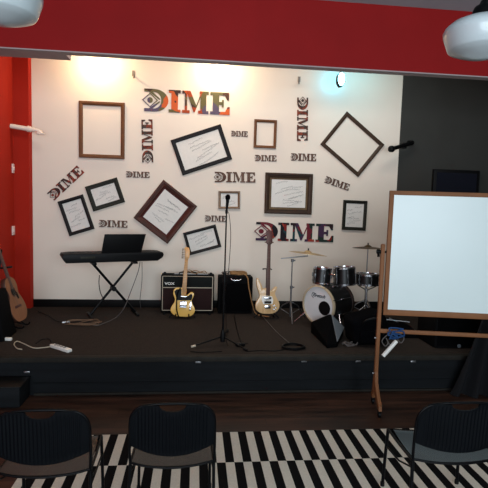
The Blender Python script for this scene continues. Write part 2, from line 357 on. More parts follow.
# ------------------------------------------------------------ chairs
def make_chair():
    t = thing('stacking_chair', '', 'chair', group='black stacking chairs facing the stage')
    W = .262                       # origin: floor point under rear edge of the seat
    H0, H1 = .455, .815
    ov = lambda x: -.035*(1-(x/W)**2)          # backward bulge
    # back frame
    pts = [(-W, 0, H0), (-W-.004, -.01, .55), (-W-.002, -.02, .69)]
    for a in range(0, 91, 18): pts.append((-W+.11-.11*math.cos(R(a)), -.025-.02*math.sin(R(a)), (.722+.11*math.sin(R(a)))))
    pts += [(-.08, -.05, .840), (0, -.052, .842)]
    pts = pts+[(-x, y, z) for x, y, z in pts[::-1][1:]]
    bm = NB(); tube(bm, smooth_path(pts, 4), .0085)
    # lower curved bar
    tube(bm, smooth_path([(-W, 0, H0), (-W*.6, -.03, H0-.008), (0, -.045, H0-.014), (W*.6, -.03, H0-.008), (W, 0, H0)], 6), .008)
    obj('back_frame', bm, M['blackmetal'], t)
    # ribbed back shell
    NX, NZ = 120, 20
    bm = NB(); fr = []; bk = []
    for i in range(NX+1):
        u = -1+2*i/NX; x = u*(W-.003)
        zt = .836-.10*max(0, (abs(u)-.62)/.38)**2.6
        if abs(x) < .08: zt = min(zt, .832-.034*math.sqrt(max(0, 1-(x/.08)**2)))
        zb = .515+.055*u*u
        rib = .003*math.cos(u*PI*24) if abs(u) < .86 else 0
        a, b = [], []
        for j in range(NZ+1):
            v = j/NZ; z = zb+(zt-zb)*v
            y = ov(x)-.012-.02*v+.0
            a.append(bm.verts.new((x, y-.003+(rib if .08 < v < .93 else 0), z)))
            b.append(bm.verts.new((x, y+.008, z)))
        fr.append(a); bk.append(b)
    for i in range(NX):
        for j in range(NZ):
            bm.faces.new((fr[i][j], fr[i+1][j], fr[i+1][j+1], fr[i][j+1])); bm.faces.new((bk[i][j], bk[i][j+1], bk[i+1][j+1], bk[i+1][j]))
        bm.faces.new((fr[i][0], bk[i][0], bk[i+1][0], fr[i+1][0])); bm.faces.new((fr[i][NZ], fr[i+1][NZ], bk[i+1][NZ], bk[i][NZ]))
    for i in (0, NX):
        for j in range(NZ): bm.faces.new((fr[i][j], fr[i][j+1], bk[i][j+1], bk[i][j]))
    obj('backrest', bm, M['chairback'], t, smooth=60)
    # seat
    NX, NY = 20, 16; bm = NB(); T, B = [], []
    for i in range(NX+1):
        u = -1+2*i/NX; a, b = [], []
        for j in range(NY+1):
            v = j/NY; y = .0+.43*v; w = (W-.008)*(1-.06*v) - (.03*max(0, (v-.85)/.15)**2)
            z = .445+.012*u*u+.02*v-.045*max(0, (v-.8)/.2)**2-.012*math.sin(PI*min(1, v*1.1))
            yy = y+ov(u*W)*(1-v)*.9
            a.append(bm.verts.new((u*w, yy, z))); b.append(bm.verts.new((u*w, yy, z-.014)))
        T.append(a); B.append(b)
    for i in range(NX):
        for j in range(NY):
            bm.faces.new((T[i][j], T[i+1][j], T[i+1][j+1], T[i][j+1])); bm.faces.new((B[i][j], B[i][j+1], B[i+1][j+1], B[i+1][j]))
        bm.faces.new((T[i][0], B[i][0], B[i+1][0], T[i+1][0])); bm.faces.new((T[i][NY], T[i+1][NY], B[i+1][NY], B[i][NY]))
    for i in (0, NX):
        for j in range(NY): bm.faces.new((T[i][j], T[i][j+1], B[i][j+1], B[i][j]))
    obj('seat', bm, M['seat'], t, smooth=60)
    bm = NB()
    for s in (-1, 1): tube(bm, [(s*W, 0, H0-.01), (s*(W-.002), .2, H0-.012), (s*(W-.012), .42, .44)], .009)
    cyl(bm, (-W+.012, .40, .43), (W-.012, .40, .43), .009)
    obj('seat_frame', bm, M['blackmetal'], t)
    for s in (-1, 1):
        bm = NB(); tube(bm, [(s*W, 0, H0-.01), (s*(W+.003), -.012, .3), (s*(W+.006), -.03, .012)], .0105)
        lg = obj('leg', bm, M['blackmetal'], t)
        bm = NB(); cyl(bm, (s*(W+.006), -.03, .0), (s*(W+.006), -.03, .03), .014); obj('foot_cap', bm, M['black'], lg)
        bm = NB(); tube(bm, [(s*(W-.012), .42, .44), (s*(W-.008), .428, .3), (s*(W-.002), .44, .012)], .0105)
        lg = obj('leg', bm, M['blackmetal'], t)
        bm = NB(); cyl(bm, (s*(W-.002), .44, .0), (s*(W-.002), .44, .03), .014); obj('foot_cap', bm, M['black'], lg)
        bm = NB(); tube(bm, [(s*W, -.002, .40), (s*(W-.004), .2, .33), (s*(W-.008), .428, .31)], .006); obj('stretcher', bm, M['blackmetal'], t)
    return t
def copy_tree(o, parent=None):
    c = o.copy(); COL.objects.link(c)
    if parent: c.parent = parent
    for ch in [x for x in kids.get(o.name, [])]: copy_tree(ch, c)
    return c
chair = make_chair()
kids = {}
for o in COL.objects:
    if o.parent: kids.setdefault(o.parent.name, []).append(o)
for i, (x, y, rz, lab) in enumerate(((-.845, 2.70, 1.0, 'black ribbed stacking chair left of the others, its back cut by the left edge'),
                                    (-.11, 2.76, 0, 'middle one of the three black ribbed stacking chairs facing the stage'),
                                    (1.685, 2.71, -.5, 'black ribbed stacking chair on the striped rug in front of the whiteboard easel'))):
    c = chair if i == 0 else copy_tree(chair)
    c.location = (x, y, .012); c.rotation_euler = (0, 0, R(rz)); c['label'] = lab
    if i == 2: c.scale = (1.10, 1, 1)
    if i == 1: c.scale = (.96, 1, 1)

# ------------------------------------------------------------ frames on the wall
def frame(corners, w, label, fm, depth=.03, mount=None, mm=None, paper=True, ink='ink', lines=6, seed=1, step=False, cat='picture frame', grp=None):
    P = [at(x, y, YW) for x, y in corners]           # TL TR BR BL
    c = sum(P, Vector())/4
    ex = ((P[1]-P[0])+(P[2]-P[3]))/2; ez = ((P[0]-P[3])+(P[1]-P[2]))/2
    hw, hh = ex.length/2, ez.length/2
    ang = (math.atan2(ex.z, ex.x)+(math.atan2(ez.z, ez.x)-PI/2))/2
    t = thing('picture_frame', label, cat, (c.x, YW, c.z), (0, -ang, 0), grp)
    bm = NB()
    if step: prof = [(0, 0), (0, -depth*.75), (.2, -depth), (.38, -depth), (.45, -depth*.7), (.8, -depth*.55), (.85, -depth*.7), (1, -depth*.5), (1, 0)]
    else: prof = [(0, 0), (0, -depth*.8), (.15, -depth), (.55, -depth), (.85, -depth*.75), (1, -depth*.6), (1, 0)]
    rings = []
    for k, y in prof:
        a, b = hw-k*w, hh-k*w
        rings.append([bm.verts.new((sx*a, y-.002, sz*b)) for sx, sz in ((-1, 1), (1, 1), (1, -1), (-1, -1))])
    for A, B in zip(rings, rings[1:]+rings[:1]):
        for k in range(4): bm.faces.new((A[k], A[(k+1) % 4], B[(k+1) % 4], B[k]))
    obj('frame', bm, fm, t, smooth=20)
    iw, ih = hw-w, hh-w
    if mount:
        bm = NB(); bx(bm, -iw, iw, -.009, -.003, -ih, ih); obj('mount_board', bm, mm, t)
        iw -= mount; ih -= mount
    if paper:
        y = -.012 if mount else -.006
        bm = NB(); bx(bm, -iw, iw, y-.002, y, -ih, ih); pp = obj('signed_paper', bm, M['paper'], t)
        rnd = random.Random(seed); bm = NB()
        for n in range(lines):                         # illegible pen strokes
            L = rnd.uniform(.25, .6)*iw*2; z = ih*(.8-1.6*(n+.5)/lines)+rnd.uniform(-.1, .1)*ih; x = rnd.uniform(-iw*.88, iw*.88-L)
            sl = rnd.uniform(-.1, .35); k = max(6, int(L/.012)); pts = []
            for i in range(k+1):
                u = i/k; pts.append((x+L*u+rnd.uniform(-.003, .003), y-.0028, max(-ih*.93, min(ih*.93, z+sl*L*(u-.5)+(.012 if i % 2 else -.012)*rnd.uniform(.2, 1.3)))))
            tube(bm, pts, .0019, 4)
        hwm = obj('handwriting', bm, M[ink], pp, smooth=0)
    return t
G1 = 'framed sheets and empty frames hung on the cream wall'
frame([(79.2, 100.8), (124.8, 103.2), (124.8, 159.3), (79.2, 157.6)], .055, 'large upright empty brown wooden frame at upper left of the cream wall', M['framebrown'], paper=False, grp=G1)
frame([(170.1, 140.3), (220.9, 124.4), (231.7, 159.2), (183.2, 175.6)], .06, 'black frame tilted anticlockwise with a signed white sheet, under the large upper DIME lettering', M['frameblack'], seed=3, lines=7, step=True, grp=G1)
frame([(254.2, 119.3), (276.8, 120.4), (275.8, 149), (253.6, 147.6)], .04, 'small upright empty brown frame in the upper middle of the wall', M['framebrown'], paper=False, grp=G1)
frame([(346.7, 111.4), (383.3, 144.7), (357.9, 177.8), (320.4, 144)], .055, 'empty brown frame hung as a diamond at upper right near the cyan light', M['framedark'], paper=False, grp=G1)
frame([(265.2, 172.4), (312.6, 174.2), (311, 214.8), (264.3, 213.2)], .07, 'wide dark wooden frame with brown mount and many signatures, hanging level', M['framedark'], depth=.045, mount=.032, mm=M['matbrown'], seed=8, lines=11, step=True, grp=G1)
frame([(218.4, 190.9), (240, 191.2), (240, 209.1), (218.4, 208.7)], .035, 'smallest frame, gilt brown with a white sheet, behind the microphone', M['framegold'], seed=9, lines=4, grp=G1)
frame([(343.5, 200.1), (366.9, 200.7), (365.3, 230.8), (341.3, 229.5)], .05, 'upright black frame with a signed sheet above the drums at the right of the wall', M['framegreen'], seed=11, lines=8, step=True, grp=G1)
frame([(163.5, 179.9), (197.3, 206), (167.5, 243.9), (133.9, 217.5)], .075, 'reddish brown frame hung as a diamond with a maroon mount and signed sheet', M['framered'], depth=.045, mount=.025, mm=M['matmaroon'], seed=15, lines=9, step=True, grp=G1)
frame([(182.4, 232.8), (215.6, 224.5), (221.4, 247), (189.5, 255)], .045, 'low black tilted frame with a signed sheet above the yellow guitar head', M['frameblack'], seed=17, lines=6, ink='inkdark', grp=G1)
frame([(57.7, 201.2), (82.8, 195), (95.1, 228.3), (70, 236.5)], .05, 'upright black tilted frame with a signed sheet, leftmost on the wall above the keyboard', M['frameblack'], seed=21, lines=7, ink='inkdark', grp=G1)
frame([(84.7, 186.5), (116.9, 178), (125.4, 202), (93.9, 211.4)], .062, 'dark green black landscape frame with a signed sheet, tilted, right of the upright black one', M['framegreen'], seed=25, lines=6, step=True, grp=G1)

# ------------------------------------------------------------ DIME lettering
def rect(a, b, c, d): return [(a, c), (b, c), (b, d), (a, d)]
def letter_D():
    P = [rect(.05, .46, .87, 1), rect(.05, .46, 0, .13), [(.24, .87), (.40, .87), (.72, .56), (.68, .53)], [(.24, .13), (.68, .47), (.72, .44), (.40, .13)]]
    out, inn = [], []
    for i in range(17):
        a = PI/2-PI*i/16
        out.append((.46+.60*math.cos(a), .5+.5*math.sin(a))); inn.append((.46+.30*math.cos(a), .5+.37*math.sin(a)))
    for i in range(16): P.append([out[i], out[i+1], inn[i+1], inn[i]])
    return P, 1.06
def letter_I(): return [rect(0, .5, .87, 1), rect(.11, .39, .13, .87), rect(0, .5, 0, .13)], .56
def letter_M():
    return [rect(0, .34, .87, 1), rect(0, .32, 0, .13), rect(.11, .21, .13, .87), rect(.74, 1.12, .87, 1), rect(.68, 1.12, 0, .13), rect(.77, 1.02, .13, .87),
            [(.21, .87), (.34, .87), (.34, 1), (.60, .36), (.48, .06)], [(.48, .06), (.60, .36), (.77, .87), (.77, .72), (.54, .06)]], 1.18
def letter_E():
    return [rect(0, .80, .87, 1), rect(0, .84, 0, .13), rect(.11, .38, .13, .87), rect(.38, .52, .44, .57), rect(.50, .58, .34, .67),
            [(.80, .87), (.80, .66), (.72, .66), (.62, .87)], [(.84, .13), (.84, .36), (.75, .36), (.64, .13)]], .86
def lettering(corner, ang, height, width, mt, label, detail, grp=None):
    """corner: px of lower left of text in its own reading frame; ang in degrees anticlockwise"""
    p = at(*corner, YW)
    t = thing('wall_lettering', label, 'lettering', (p.x, YW, p.z), (0, -R(ang), 0), grp or 'repeated DIME lettering on the cream wall')
    sx = width/3.67; x = .0
    one = NB(); parts = []
    for nm, fn in (('letter_d', letter_D), ('letter_i', letter_I), ('letter_m', letter_M), ('letter_e', letter_E)):
        P, w = fn(); bm = NB()
        for q in P: prism(bm, [((x+a)*sx, b*height) for a, b in q], -.012, -.001)
        x += w+.01
        if detail: obj(nm, bm, mt, t, smooth=0)
        else: merge(one, bm)
    bm = NB()                                     # diamond eye over the stem of the D
    cx, cz, aw, ah = .29*sx, .5*height, .33*sx, .32*height
    q = [(cx-aw, cz), (cx, cz+ah), (cx+aw, cz), (cx, cz-ah)]; k = .84
    q2 = [(cx+(a-cx)*k, cz+(b-cz)*k) for a, b in q]
    for i in range(4): prism(bm, [q[i], q[(i+1) % 4], q2[(i+1) % 4], q2[i]], -.012, -.001)
    q3 = []
    for i in range(12): q3.append((cx+aw*.36*math.cos(2*PI*i/12), cz+ah*.40*math.sin(2*PI*i/12)))
    prism(bm, q3, -.012, -.001)
    if detail: obj('eye_emblem', bm, mt, t, smooth=0)
    else:
        merge(one, bm); obj('letters', one, mt, t, smooth=0)
    return t
def fit(box, mt, label, detail=False, ang=0):
    """box = px of lower-left, lower-right, upper-left ends of the word in its reading direction"""
    a, b, c = [at(*q, YW) for q in box]
    ax = (b-a); an = math.degrees(math.atan2(ax.z, ax.x))
    h = abs((c-a).dot(Vector((-math.sin(R(an)), 0, math.cos(R(an))))))
    lettering(box[0], an, h, ax.length, mt, label, detail)
fit(((143, 111), (229.5, 115.2), (144, 88.5)), M['collage'], 'large patchwork coloured DIME lettering at the top of the cream wall', True)
fit(((254.5, 240.3), (333, 242.3), (255, 221.8)), M['collage2'], 'large patchwork coloured DIME lettering low on the wall above the bass guitar', True)
fit(((153.3, 163), (152.5, 119.5), (142.3, 163)), M['rust'], 'vertical DIME lettering reading upwards, left under the large top word', True)
fit(((297.2, 97), (296.9, 141), (308, 97)), M['rust'], 'vertical DIME lettering reading downwards, right of the small upper brown frame', True)
fit(((214.2, 182.2), (255.3, 182.7), (214.3, 171.8)), M['brownprint'], 'medium DIME lettering in the middle of the wall above the smallest frame', True)
fit(((54, 201), (84.5, 172.5), (46.5, 194)), M['redprint'], 'medium red brown DIME lettering slanting upwards at the far left of the wall', True)
fit(((231, 136.2), (247.6, 136.8), (231.2, 130.8)), M['brownprint'], 'tiny DIME lettering between the tilted black frame and the small empty frame')
fit(((126, 177.2), (149.6, 178), (126, 171.2)), M['brownprint'], 'small DIME lettering right below the vertical word reading upwards')
fit(((254.6, 161), (276.4, 161.5), (254.6, 154.9)), M['brownprint'], 'small DIME lettering right below the small empty brown frame')
fit(((290.6, 160.5), (316, 161.3), (290.6, 153.2)), M['brownprint'], 'small DIME lettering below the vertical word reading downwards')
fit(((323.8, 182.3), (348, 190.8), (326.2, 176)), M['brownprint'], 'small DIME lettering slanting downwards below the empty diamond frame')
fit(((99, 226.8), (127.5, 227.8), (99, 219.8)), M['brownprint'], 'small DIME lettering just above the keyboard music rest')
fit(((204.8, 221.3), (226.2, 221.8), (204.8, 215.3)), M['brownprint'], 'small DIME lettering left of the microphone stand above the low black frame')

# ------------------------------------------------------------ hooks, pipe brackets, switches, screen
for px, py, s, lab in ((133.5, 74, 1, 'small pale hook on the wall beside the left warm spotlight glow'), (299, 80, -1, 'small pale hook on the wall between the right warm glow and the cyan light')):
    p = at(px, py, YW); bm = NB()
    bx(bm, -.02, .02, -.008, 0, -.03, .05, .003)
    tube(bm, smooth_path([(0, -.005, -.02), (s*.01, -.06, -.07), (s*.03, -.12, -.06), (s*.035, -.13, -.0)], 5), .009)
    tag(obj('wall_hook', bm, M['stagelight'], loc=(p.x, YW, p.z)), lab, 'hook', 'pale hooks on the cream wall')
# white pipe bracket at the left corner
p0 = at(10.5, 126, 7.0); p1 = at(41, 131, 7.03)
t = thing('pipe_bracket', 'off-white pipe arm crossing the red corner onto the cream wall', 'pipe', p0)
d = p1-p0; bm = NB(); cyl(bm, (0, 0, 0), d*.78, .032); obj('pipe', bm, M['pipe'], t)
bm = NB(); cyl(bm, d*.55, d*.66, .042); obj('coupling', bm, M['pipe'], t)
bm = NB(); tube(bm, smooth_path([d*.76, d*.9+Vector((0, 0, .0)), d*1.02+Vector((0, 0, -.03))], 5), [.024]*10+[.016]); cyl(bm, d*.9+Vector((0, 0, -.06)), d*.9, .02)
bx(bm, d.x*.98-.03, d.x*.98+.06, -.02, .02, d.z-.05, d.z-.03, .004); obj('sprinkler_head', bm, M['pipe'], t)
bm = NB(); cyl(bm, (d.x*.6, .01, d.z*.6), (d.x*.6, .07, d.z*.6), .02); obj('wall_mount', bm, M['pipe'], t)
# dark bracket at the right
p0 = at(412, 143, 7.1); p1 = at(391.5, 149, 6.95); d = p1-p0
t = thing('bracket_arm', 'short black bracket arm with round end where cream wall meets charcoal wall', 'bracket', p0)
bm = NB(); tube(bm, smooth_path([(0, .12, .02), (0, 0, 0), d*.5, d], 5), [.035]*6+[.03]*10); obj('arm', bm, M['blackmetal'], t)
bm = NB(); lathe(bm, [(0, .05), (.03, .045), (.052, .02), (.052, -.02), (.03, -.045), (0, -.05)], 16, Matrix.Translation(d)); obj('end_ball', bm, M['blackmetal'], t)
bm = NB(); cyl(bm, d*.35+Vector((0, .02, .03)), d*.35+Vector((0, .02, -.05)), .035); obj('clamp', bm, M['blackmetal'], t)
for py, lab in ((168.5, 'white switch plate on the red wall, the upper of two'), (230.5, 'white switch plate on the red wall, the lower of two')):
    r = ray(13, py); k = (XL)/r.x; p = CP+r*k
    t = thing('switch_plate', lab, 'switch', (XL, p.y, p.z), group='switch plates on the red wall')
    bm = NB(); bx(bm, 0, .012, -.05, .05, -.065, .065, .004); obj('plate', bm, M['switch'], t)
    bm = NB(); bx(bm, .01, .02, -.014, .014, -.025, .025, .003); obj('rocker', bm, M['switch'], t)
p = at(434, 169, 7.15); q = at(480, 169, 7.15)
t = thing('wall_screen', 'dark flat screen on the charcoal wall half hidden by the whiteboard', 'screen', ((p.x+q.x)/2, YW-.01, p.z-.28))
w = (q.x-p.x)/2
bm = NB(); bx(bm, -w, w, -.07, -.01, -.28, .28, .008)
obj('casing', bm, M['black'], t)
bm = NB(); bx(bm, -w+.05, w-.05, -.074, -.069, -.23, .23); obj('display', bm, M['screen'], t)

# ------------------------------------------------------------ lights hanging
def pendant(x, y, z, label):
    t = thing('pendant_lamp', label, 'lamp', (x, y, z), group='schoolhouse pendant lamps')
    prof = [(.05, .088), (.07, .084), (.12, .073), (.17, .052), (.2, .026), (.209, .004), (.205, -.018), (.192, -.055), (.18, -.088), (.172, -.096), (.13, -.114), (.08, -.132), (.04, -.142), (0, -.145)]
    bm = NB(); lathe(bm, prof, 48); obj('glass_shade', bm, M['opal'], t, smooth=50)
    bm = NB(); lathe(bm, [(0, .178), (.02, .175), (.028, .155), (.05, .142), (.06, .12), (.062, .082), (0, .082)], 24); obj('fitter', bm, M['blackmetal'], t)
    bm = NB(); cyl(bm, (0, 0, .17), (0, 0, 4.12-z), .011); obj('stem', bm, M['blackmetal'], t)
    bm = NB(); lathe(bm, [(0, 4.128-z), (.06, 4.128-z), (.055, 4.10-z), (.02, 4.085-z), (0, 4.085-z)], 24); obj('canopy', bm, M['blackmetal'], t)
p = at(482.5, 33, 2.6); pendant(p.x, p.y, p.z, 'white opal glass pendant lamp with black fitter at the top right')
p = at(-1, -5, 2.6); pendant(p.x, p.y, p.z, 'white opal glass pendant lamp cut off at the top left')

def spot(x, y, z, label, aim, name='stage_spotlight'):
    t = thing(name, label, 'spotlight', (x, y, z), group='warm spotlights above the cream wall')
    a = Vector(aim).normalized(); q = a.to_track_quat('Z', 'Y').to_matrix().to_4x4()
    bm = NB(); lathe(bm, [(0, -.16), (.05, -.15), (.06, -.1), (.06, 0), (.055, 0), (.055, -.05), (0, -.05)], 24, q); obj('housing', bm, M['stagelight'], t)
    bm = NB(); lathe(bm, [(0, -.045), (.052, -.045), (.048, -.02), (0, -.008)], 24, q); obj('bulb', bm, M['bulb'], t)
    bm = NB(); tube(bm, [(0, 0, .08), (0, 0, 4.7-z)], .012); bx(bm, -.075, .075, -.01, .01, .07, .085); obj('yoke', bm, M['blackmetal'], t)
    return t
def plight(name, loc, color, energy, radius=.05, spotdir=None, size=90, blend=.6):
    L = bpy.data.lights.new(name, 'SPOT' if spotdir else 'POINT'); L.energy = energy; L.color = color; L.shadow_soft_size = radius
    o = bpy.data.objects.new(name, L); COL.objects.link(o); o.location = loc
    if spotdir: L.spot_size = R(size); L.spot_blend = blend; o.rotation_euler = Vector(spotdir).to_track_quat('-Z', 'Y').to_euler()
    return o
pa = at(95, 58, 6.95); pb = at(219, 64, 6.95)
spot(pa.x, 6.9, pa.z+.12, 'left warm spotlight glaring just below the red beam above the cream wall', (0, .6, -1))
spot(pb.x, 6.9, pb.z+.12, 'right warm spotlight glaring just below the red beam above the large lettering', (0, .6, -1))
WARM = (1, .72, .42)
plight('warm_lamp_light', (pa.x, 6.94, pa.z+.04), WARM, 30, .05)
plight('warm_lamp_light', (pb.x, 6.94, pb.z+.04), (1, .76, .48), 28, .05)
# cyan stage light
pc = at(341.5, 79, 6.75)
t = thing('led_stage_light', 'stage light glowing bright cyan white at the top right of the wall', 'spotlight', pc)
bm = NB(); lathe(bm, [(0, -.12), (.05, -.115), (.062, -.08), (.062, -.01), (.056, 0), (.0, .0)], 24, Euler((R(90), 0, 0)).to_matrix().to_4x4() @ Matrix.Diagonal((.95, 1.7, 1, 1))); obj('housing', bm, M['black'], t)
bm = NB(); lathe(bm, [(0, .018), (.03, .014), (.05, .0), (0, -.002)], 24, Euler((R(90), 0, 0)).to_matrix().to_4x4() @ Matrix.Diagonal((1.0, 1.85, 1, 1))); obj('lens', bm, M['led'], t)
bm = NB(); tube(bm, [(0, .06, .1), (0, .06, 4.7-pc.z)], .012); obj('yoke', bm, M['blackmetal'], t)
plight('cyan_lamp_light', (pc.x-.01, 7.10, pc.z+.06), (.0, .6, 1), 2.4, .02)
plight('cyan_wash_light', (pc.x+.3, 6.6, pc.z+.3), (.08, .8, 1), 12, .1)

# ------------------------------------------------------------ guitars
TELE = [(0, 0), (.09, .006), (.145, .05), (.155, .11), (.118, .19), (.108, .235), (.125, .285), (.13, .325), (.105, .348), (.072, .335), (.05, .31), (.03, .305), (.028, .39), (-.028, .395), (-.08, .40), (-.128, .375), (-.138, .31), (-.112, .24), (-.118, .19), (-.155, .11), (-.145, .05), (-.085, .006)]
BASS = [(0, 0), (.10, .012), (.165, .07), (.172, .15), (.13, .23), (.105, .29), (.125, .345), (.135, .38), (.105, .385), (.06, .34), (.03, .325), (.028, .36), (-.028, .365), (-.07, .36), (-.105, .43), (-.145, .50), (-.168, .49), (-.165, .40), (-.135, .31), (-.12, .24), (-.168, .15), (-.162, .06), (-.09, .01)]
ACOU = [(0, 0), (.11, .01), (.185, .07), (.20, .15), (.165, .235), (.125, .29), (.13, .34), (.145, .395), (.125, .45), (.07, .485), (0, .49), (-.07, .485), (-.125, .45), (-.145, .395), (-.13, .34), (-.125, .29), (-.165, .235), (-.20, .15), (-.185, .07), (-.11, .01)]
def body_poly(P): return [(v.x, v.z) for v in smooth_path([(x, 0, z) for x, z in P], 4, True)]
def guitar(kind, label, loc, rot):
    t = thing({'tele': 'electric_guitar', 'bass': 'bass_guitar', 'acoustic': 'acoustic_guitar'}[kind], label, 'guitar', loc, rot)
    if kind == 'tele': P, th, bl, nl, hl, bm_, nm, fb, ns, ty = TELE, .045, .39, .40, .18, M['butter'], M['maple'], M['maple'], 6, 0
    elif kind == 'bass': P, th, bl, nl, hl, bm_, nm, fb, ns, ty = BASS, .045, .36, .62, .21, M['ash'], M['rosewood'], M['rosewood'], 4, 0
    else: P, th, bl, nl, hl, bm_, nm, fb, ns, ty = ACOU, .10, .49, .32, .17, M['mahog'], M['mahog'], M['rosewood'], 6, 0
    bm = NB(); prism(bm, body_poly(P), -th/2, th/2, .006); obj('body', bm, bm_, t, smooth=50)
    fy = -th/2
    if kind == 'acoustic':
        bm = NB(); prism(bm, [(x*.985, .245+(z-.245)*.985) for x, z in body_poly(P)], fy-.003, fy+.002); obj('soundboard', bm, M['spruce'], t)
        bm = NB(); lathe(bm, [(0, 0), (.05, 0), (.05, .002), (0, .002)], 32, Matrix.Translation((0, fy-.003, .33)) @ Euler((R(90), 0, 0)).to_matrix().to_4x4()); obj('sound_hole', bm, M['pickguard'], t)
        bm = NB(); lathe(bm, [(.053, 0), (.062, 0), (.062, .0015), (.053, .0015)], 32, Matrix.Translation((0, fy-.003, .33)) @ Euler((R(90), 0, 0)).to_matrix().to_4x4()); obj('rosette', bm, M['rosewood'], t)
        bm = NB(); bx(bm, -.085, .085, fy-.012, fy-.002, .15, .178, .004); obj('bridge', bm, M['rosewood'], t)
        bm = NB(); prism(bm, [(.05, .34), (.085, .30), (.095, .24), (.06, .235), (.04, .27)], fy-.0045, fy-.003); obj('pickguard', bm, M['pickguard'], t)
        br = .165
    elif kind == 'tele':
        pg = [(-.035, .385), (-.10, .375), (-.125, .345), (-.11, .30), (-.095, .26), (-.085, .225), (.0, .225), (.10, .235), (.112, .28), (.11, .318), (.085, .322), (.06, .295), (.04, .29), (.032, .30), (-.032, .30)]
        bm = NB(); prism(bm, pg, fy-.003, fy); obj('pickguard', bm, M['pickguard'], t)
        bm = NB(); bx(bm, -.042, .042, fy-.011, fy-.002, .27, .29, .004); obj('neck_pickup', bm, M['chrome'], t)
        bm = NB(); bx(bm, -.045, .045, fy-.008, fy, .125, .215, .003); bx(bm, -.042, .042, fy-.016, fy-.006, .13, .14, .002); bx(bm, -.04, .04, fy-.013, fy-.007, .185, .2, .002, Matrix.Translation((0, 0, .19)) @ Matrix.Rotation(R(12), 4, 'Y') @ Matrix.Translation((0, 0, -.19))); obj('bridge', bm, M['chrome'], t)
        bm = NB(); bx(bm, .085, .105, fy-.004, fy, .09, .22, .002)
        cp = obj('control_plate', bm, M['chrome'], t)
        for z in (.115, .155): bm = NB(); cyl(bm, (.095, fy-.02, z), (.095, fy-.003, z), .009); obj('knob', bm, M['chrome'], cp)
        br = .135
        bm = NB(); tube(bm, smooth_path([(-.05, fy-.012, .40), (-.085, fy-.014, .30), (-.08, fy-.014, .12), (-.06, fy-.014, .03), (-.04, fy-.02, -.01)], 5), .009, 6); obj('strap', bm, M['blackcloth'], t)
    else:
        bm = NB(); prism(bm, [(-.08, .25), (.06, .25), (.08, .2), (.07, .14), (-.06, .14), (-.085, .18)], fy-.003, fy); obj('pickguard', bm, M['white'], t)
        for z in (.225, .165): bm = NB(); bx(bm, -.05, .05, fy-.014, fy-.002, z-.016, z+.016, .004); obj('pickup', bm, M['chrome'] if z > .2 else M['pickguard'], t)
        bm = NB(); bx(bm, -.042, .042, fy-.016, fy, .075, .125, .004); obj('bridge', bm, M['chrome'], t)
        for x, z in ((.09, .12), (.115, .09), (.09, .065)): bm = NB(); cyl(bm, (x, fy-.02, z), (x, fy, z), .011); obj('knob', bm, M['chrome'], t)
        br = .1
    n0 = .36 if kind == 'acoustic' else bl-.10
    z1 = bl+nl
    bm = NB(); w0, w1 = (.029, .021)
    vs = []
    prism(bm, [(-w0, bl-.02), (w0, bl-.02), (w1, z1), (-w1, z1)], fy+.002, fy+.026, .004); obj('neck', bm, nm, t)
    bm = NB(); prism(bm, [(-w0, n0), (w0, n0), (w1, z1), (-w1, z1)], fy-.008, fy+.003, .001)
    f = obj('fretboard', bm, fb, t)
    bm = NB(); L = z1-br
    for k in range(1, 21):
        z = br+L*2**(-k/12)
        if z < n0+.004: break
        ww = w0+(w1-w0)*(z-n0)/(z1-n0); bx(bm, -ww, ww, fy-.0095, fy-.0075, z-.001, z+.001)
    obj('frets', bm, M['string'], f, smooth=0)
    hp = {'tele': [(-.02, 0), (.02, 0), (.038, .05), (.036, .14), (.02, .178), (-.018, .185), (-.04, .165), (-.028, .13), (-.026, .04)],
          'bass': [(-.02, 0), (.02, 0), (.05, .03), (.042, .09), (.055, .15), (.03, .20), (-.01, .215), (-.05, .195), (-.045, .14), (-.035, .09), (-.05, .03)],
          'acoustic': [(-.021, 0), (.021, 0), (.036, .03), (.03, .165), (0, .175), (-.03, .165), (-.036, .03)]}[kind]
    bm = NB(); prism(bm, [(x, z+z1) for x, z in hp], fy+.0, fy+.016, .003); h = obj('headstock', bm, nm if kind != 'acoustic' else M['rosewood'], t)
    k = ns
    for i in range(k):
        if kind == 'tele': s, z = -1, z1+.03+i*.024
        else: s, z = (-1 if i % 2 else 1), z1+.035+(i//2)*(.06 if kind == 'bass' else .042)
        bm = NB(); cyl(bm, (s*.02, fy-.012, z), (s*.02, fy+.004, z), .004); cyl(bm, (s*.03, fy+.008, z), (s*.056, fy+.008, z), .004); bx(bm, s*.056-.008, s*.056+.008, fy+.003, fy+.013, z-.009, z+.009, .003)
        obj('tuning_peg', bm, M['tuner'], h)
    bm = NB()
    for i in range(ns):
        u = (i/(ns-1)-.5); tube(bm, [(u*.05, fy-.014, br), (u*.036, fy-.011, z1), (u*.034, fy-.004, z1+.05)], .0007 if kind != 'bass' else .0014, 4)
    obj('strings', bm, M['string'], t, smooth=0)
    return t
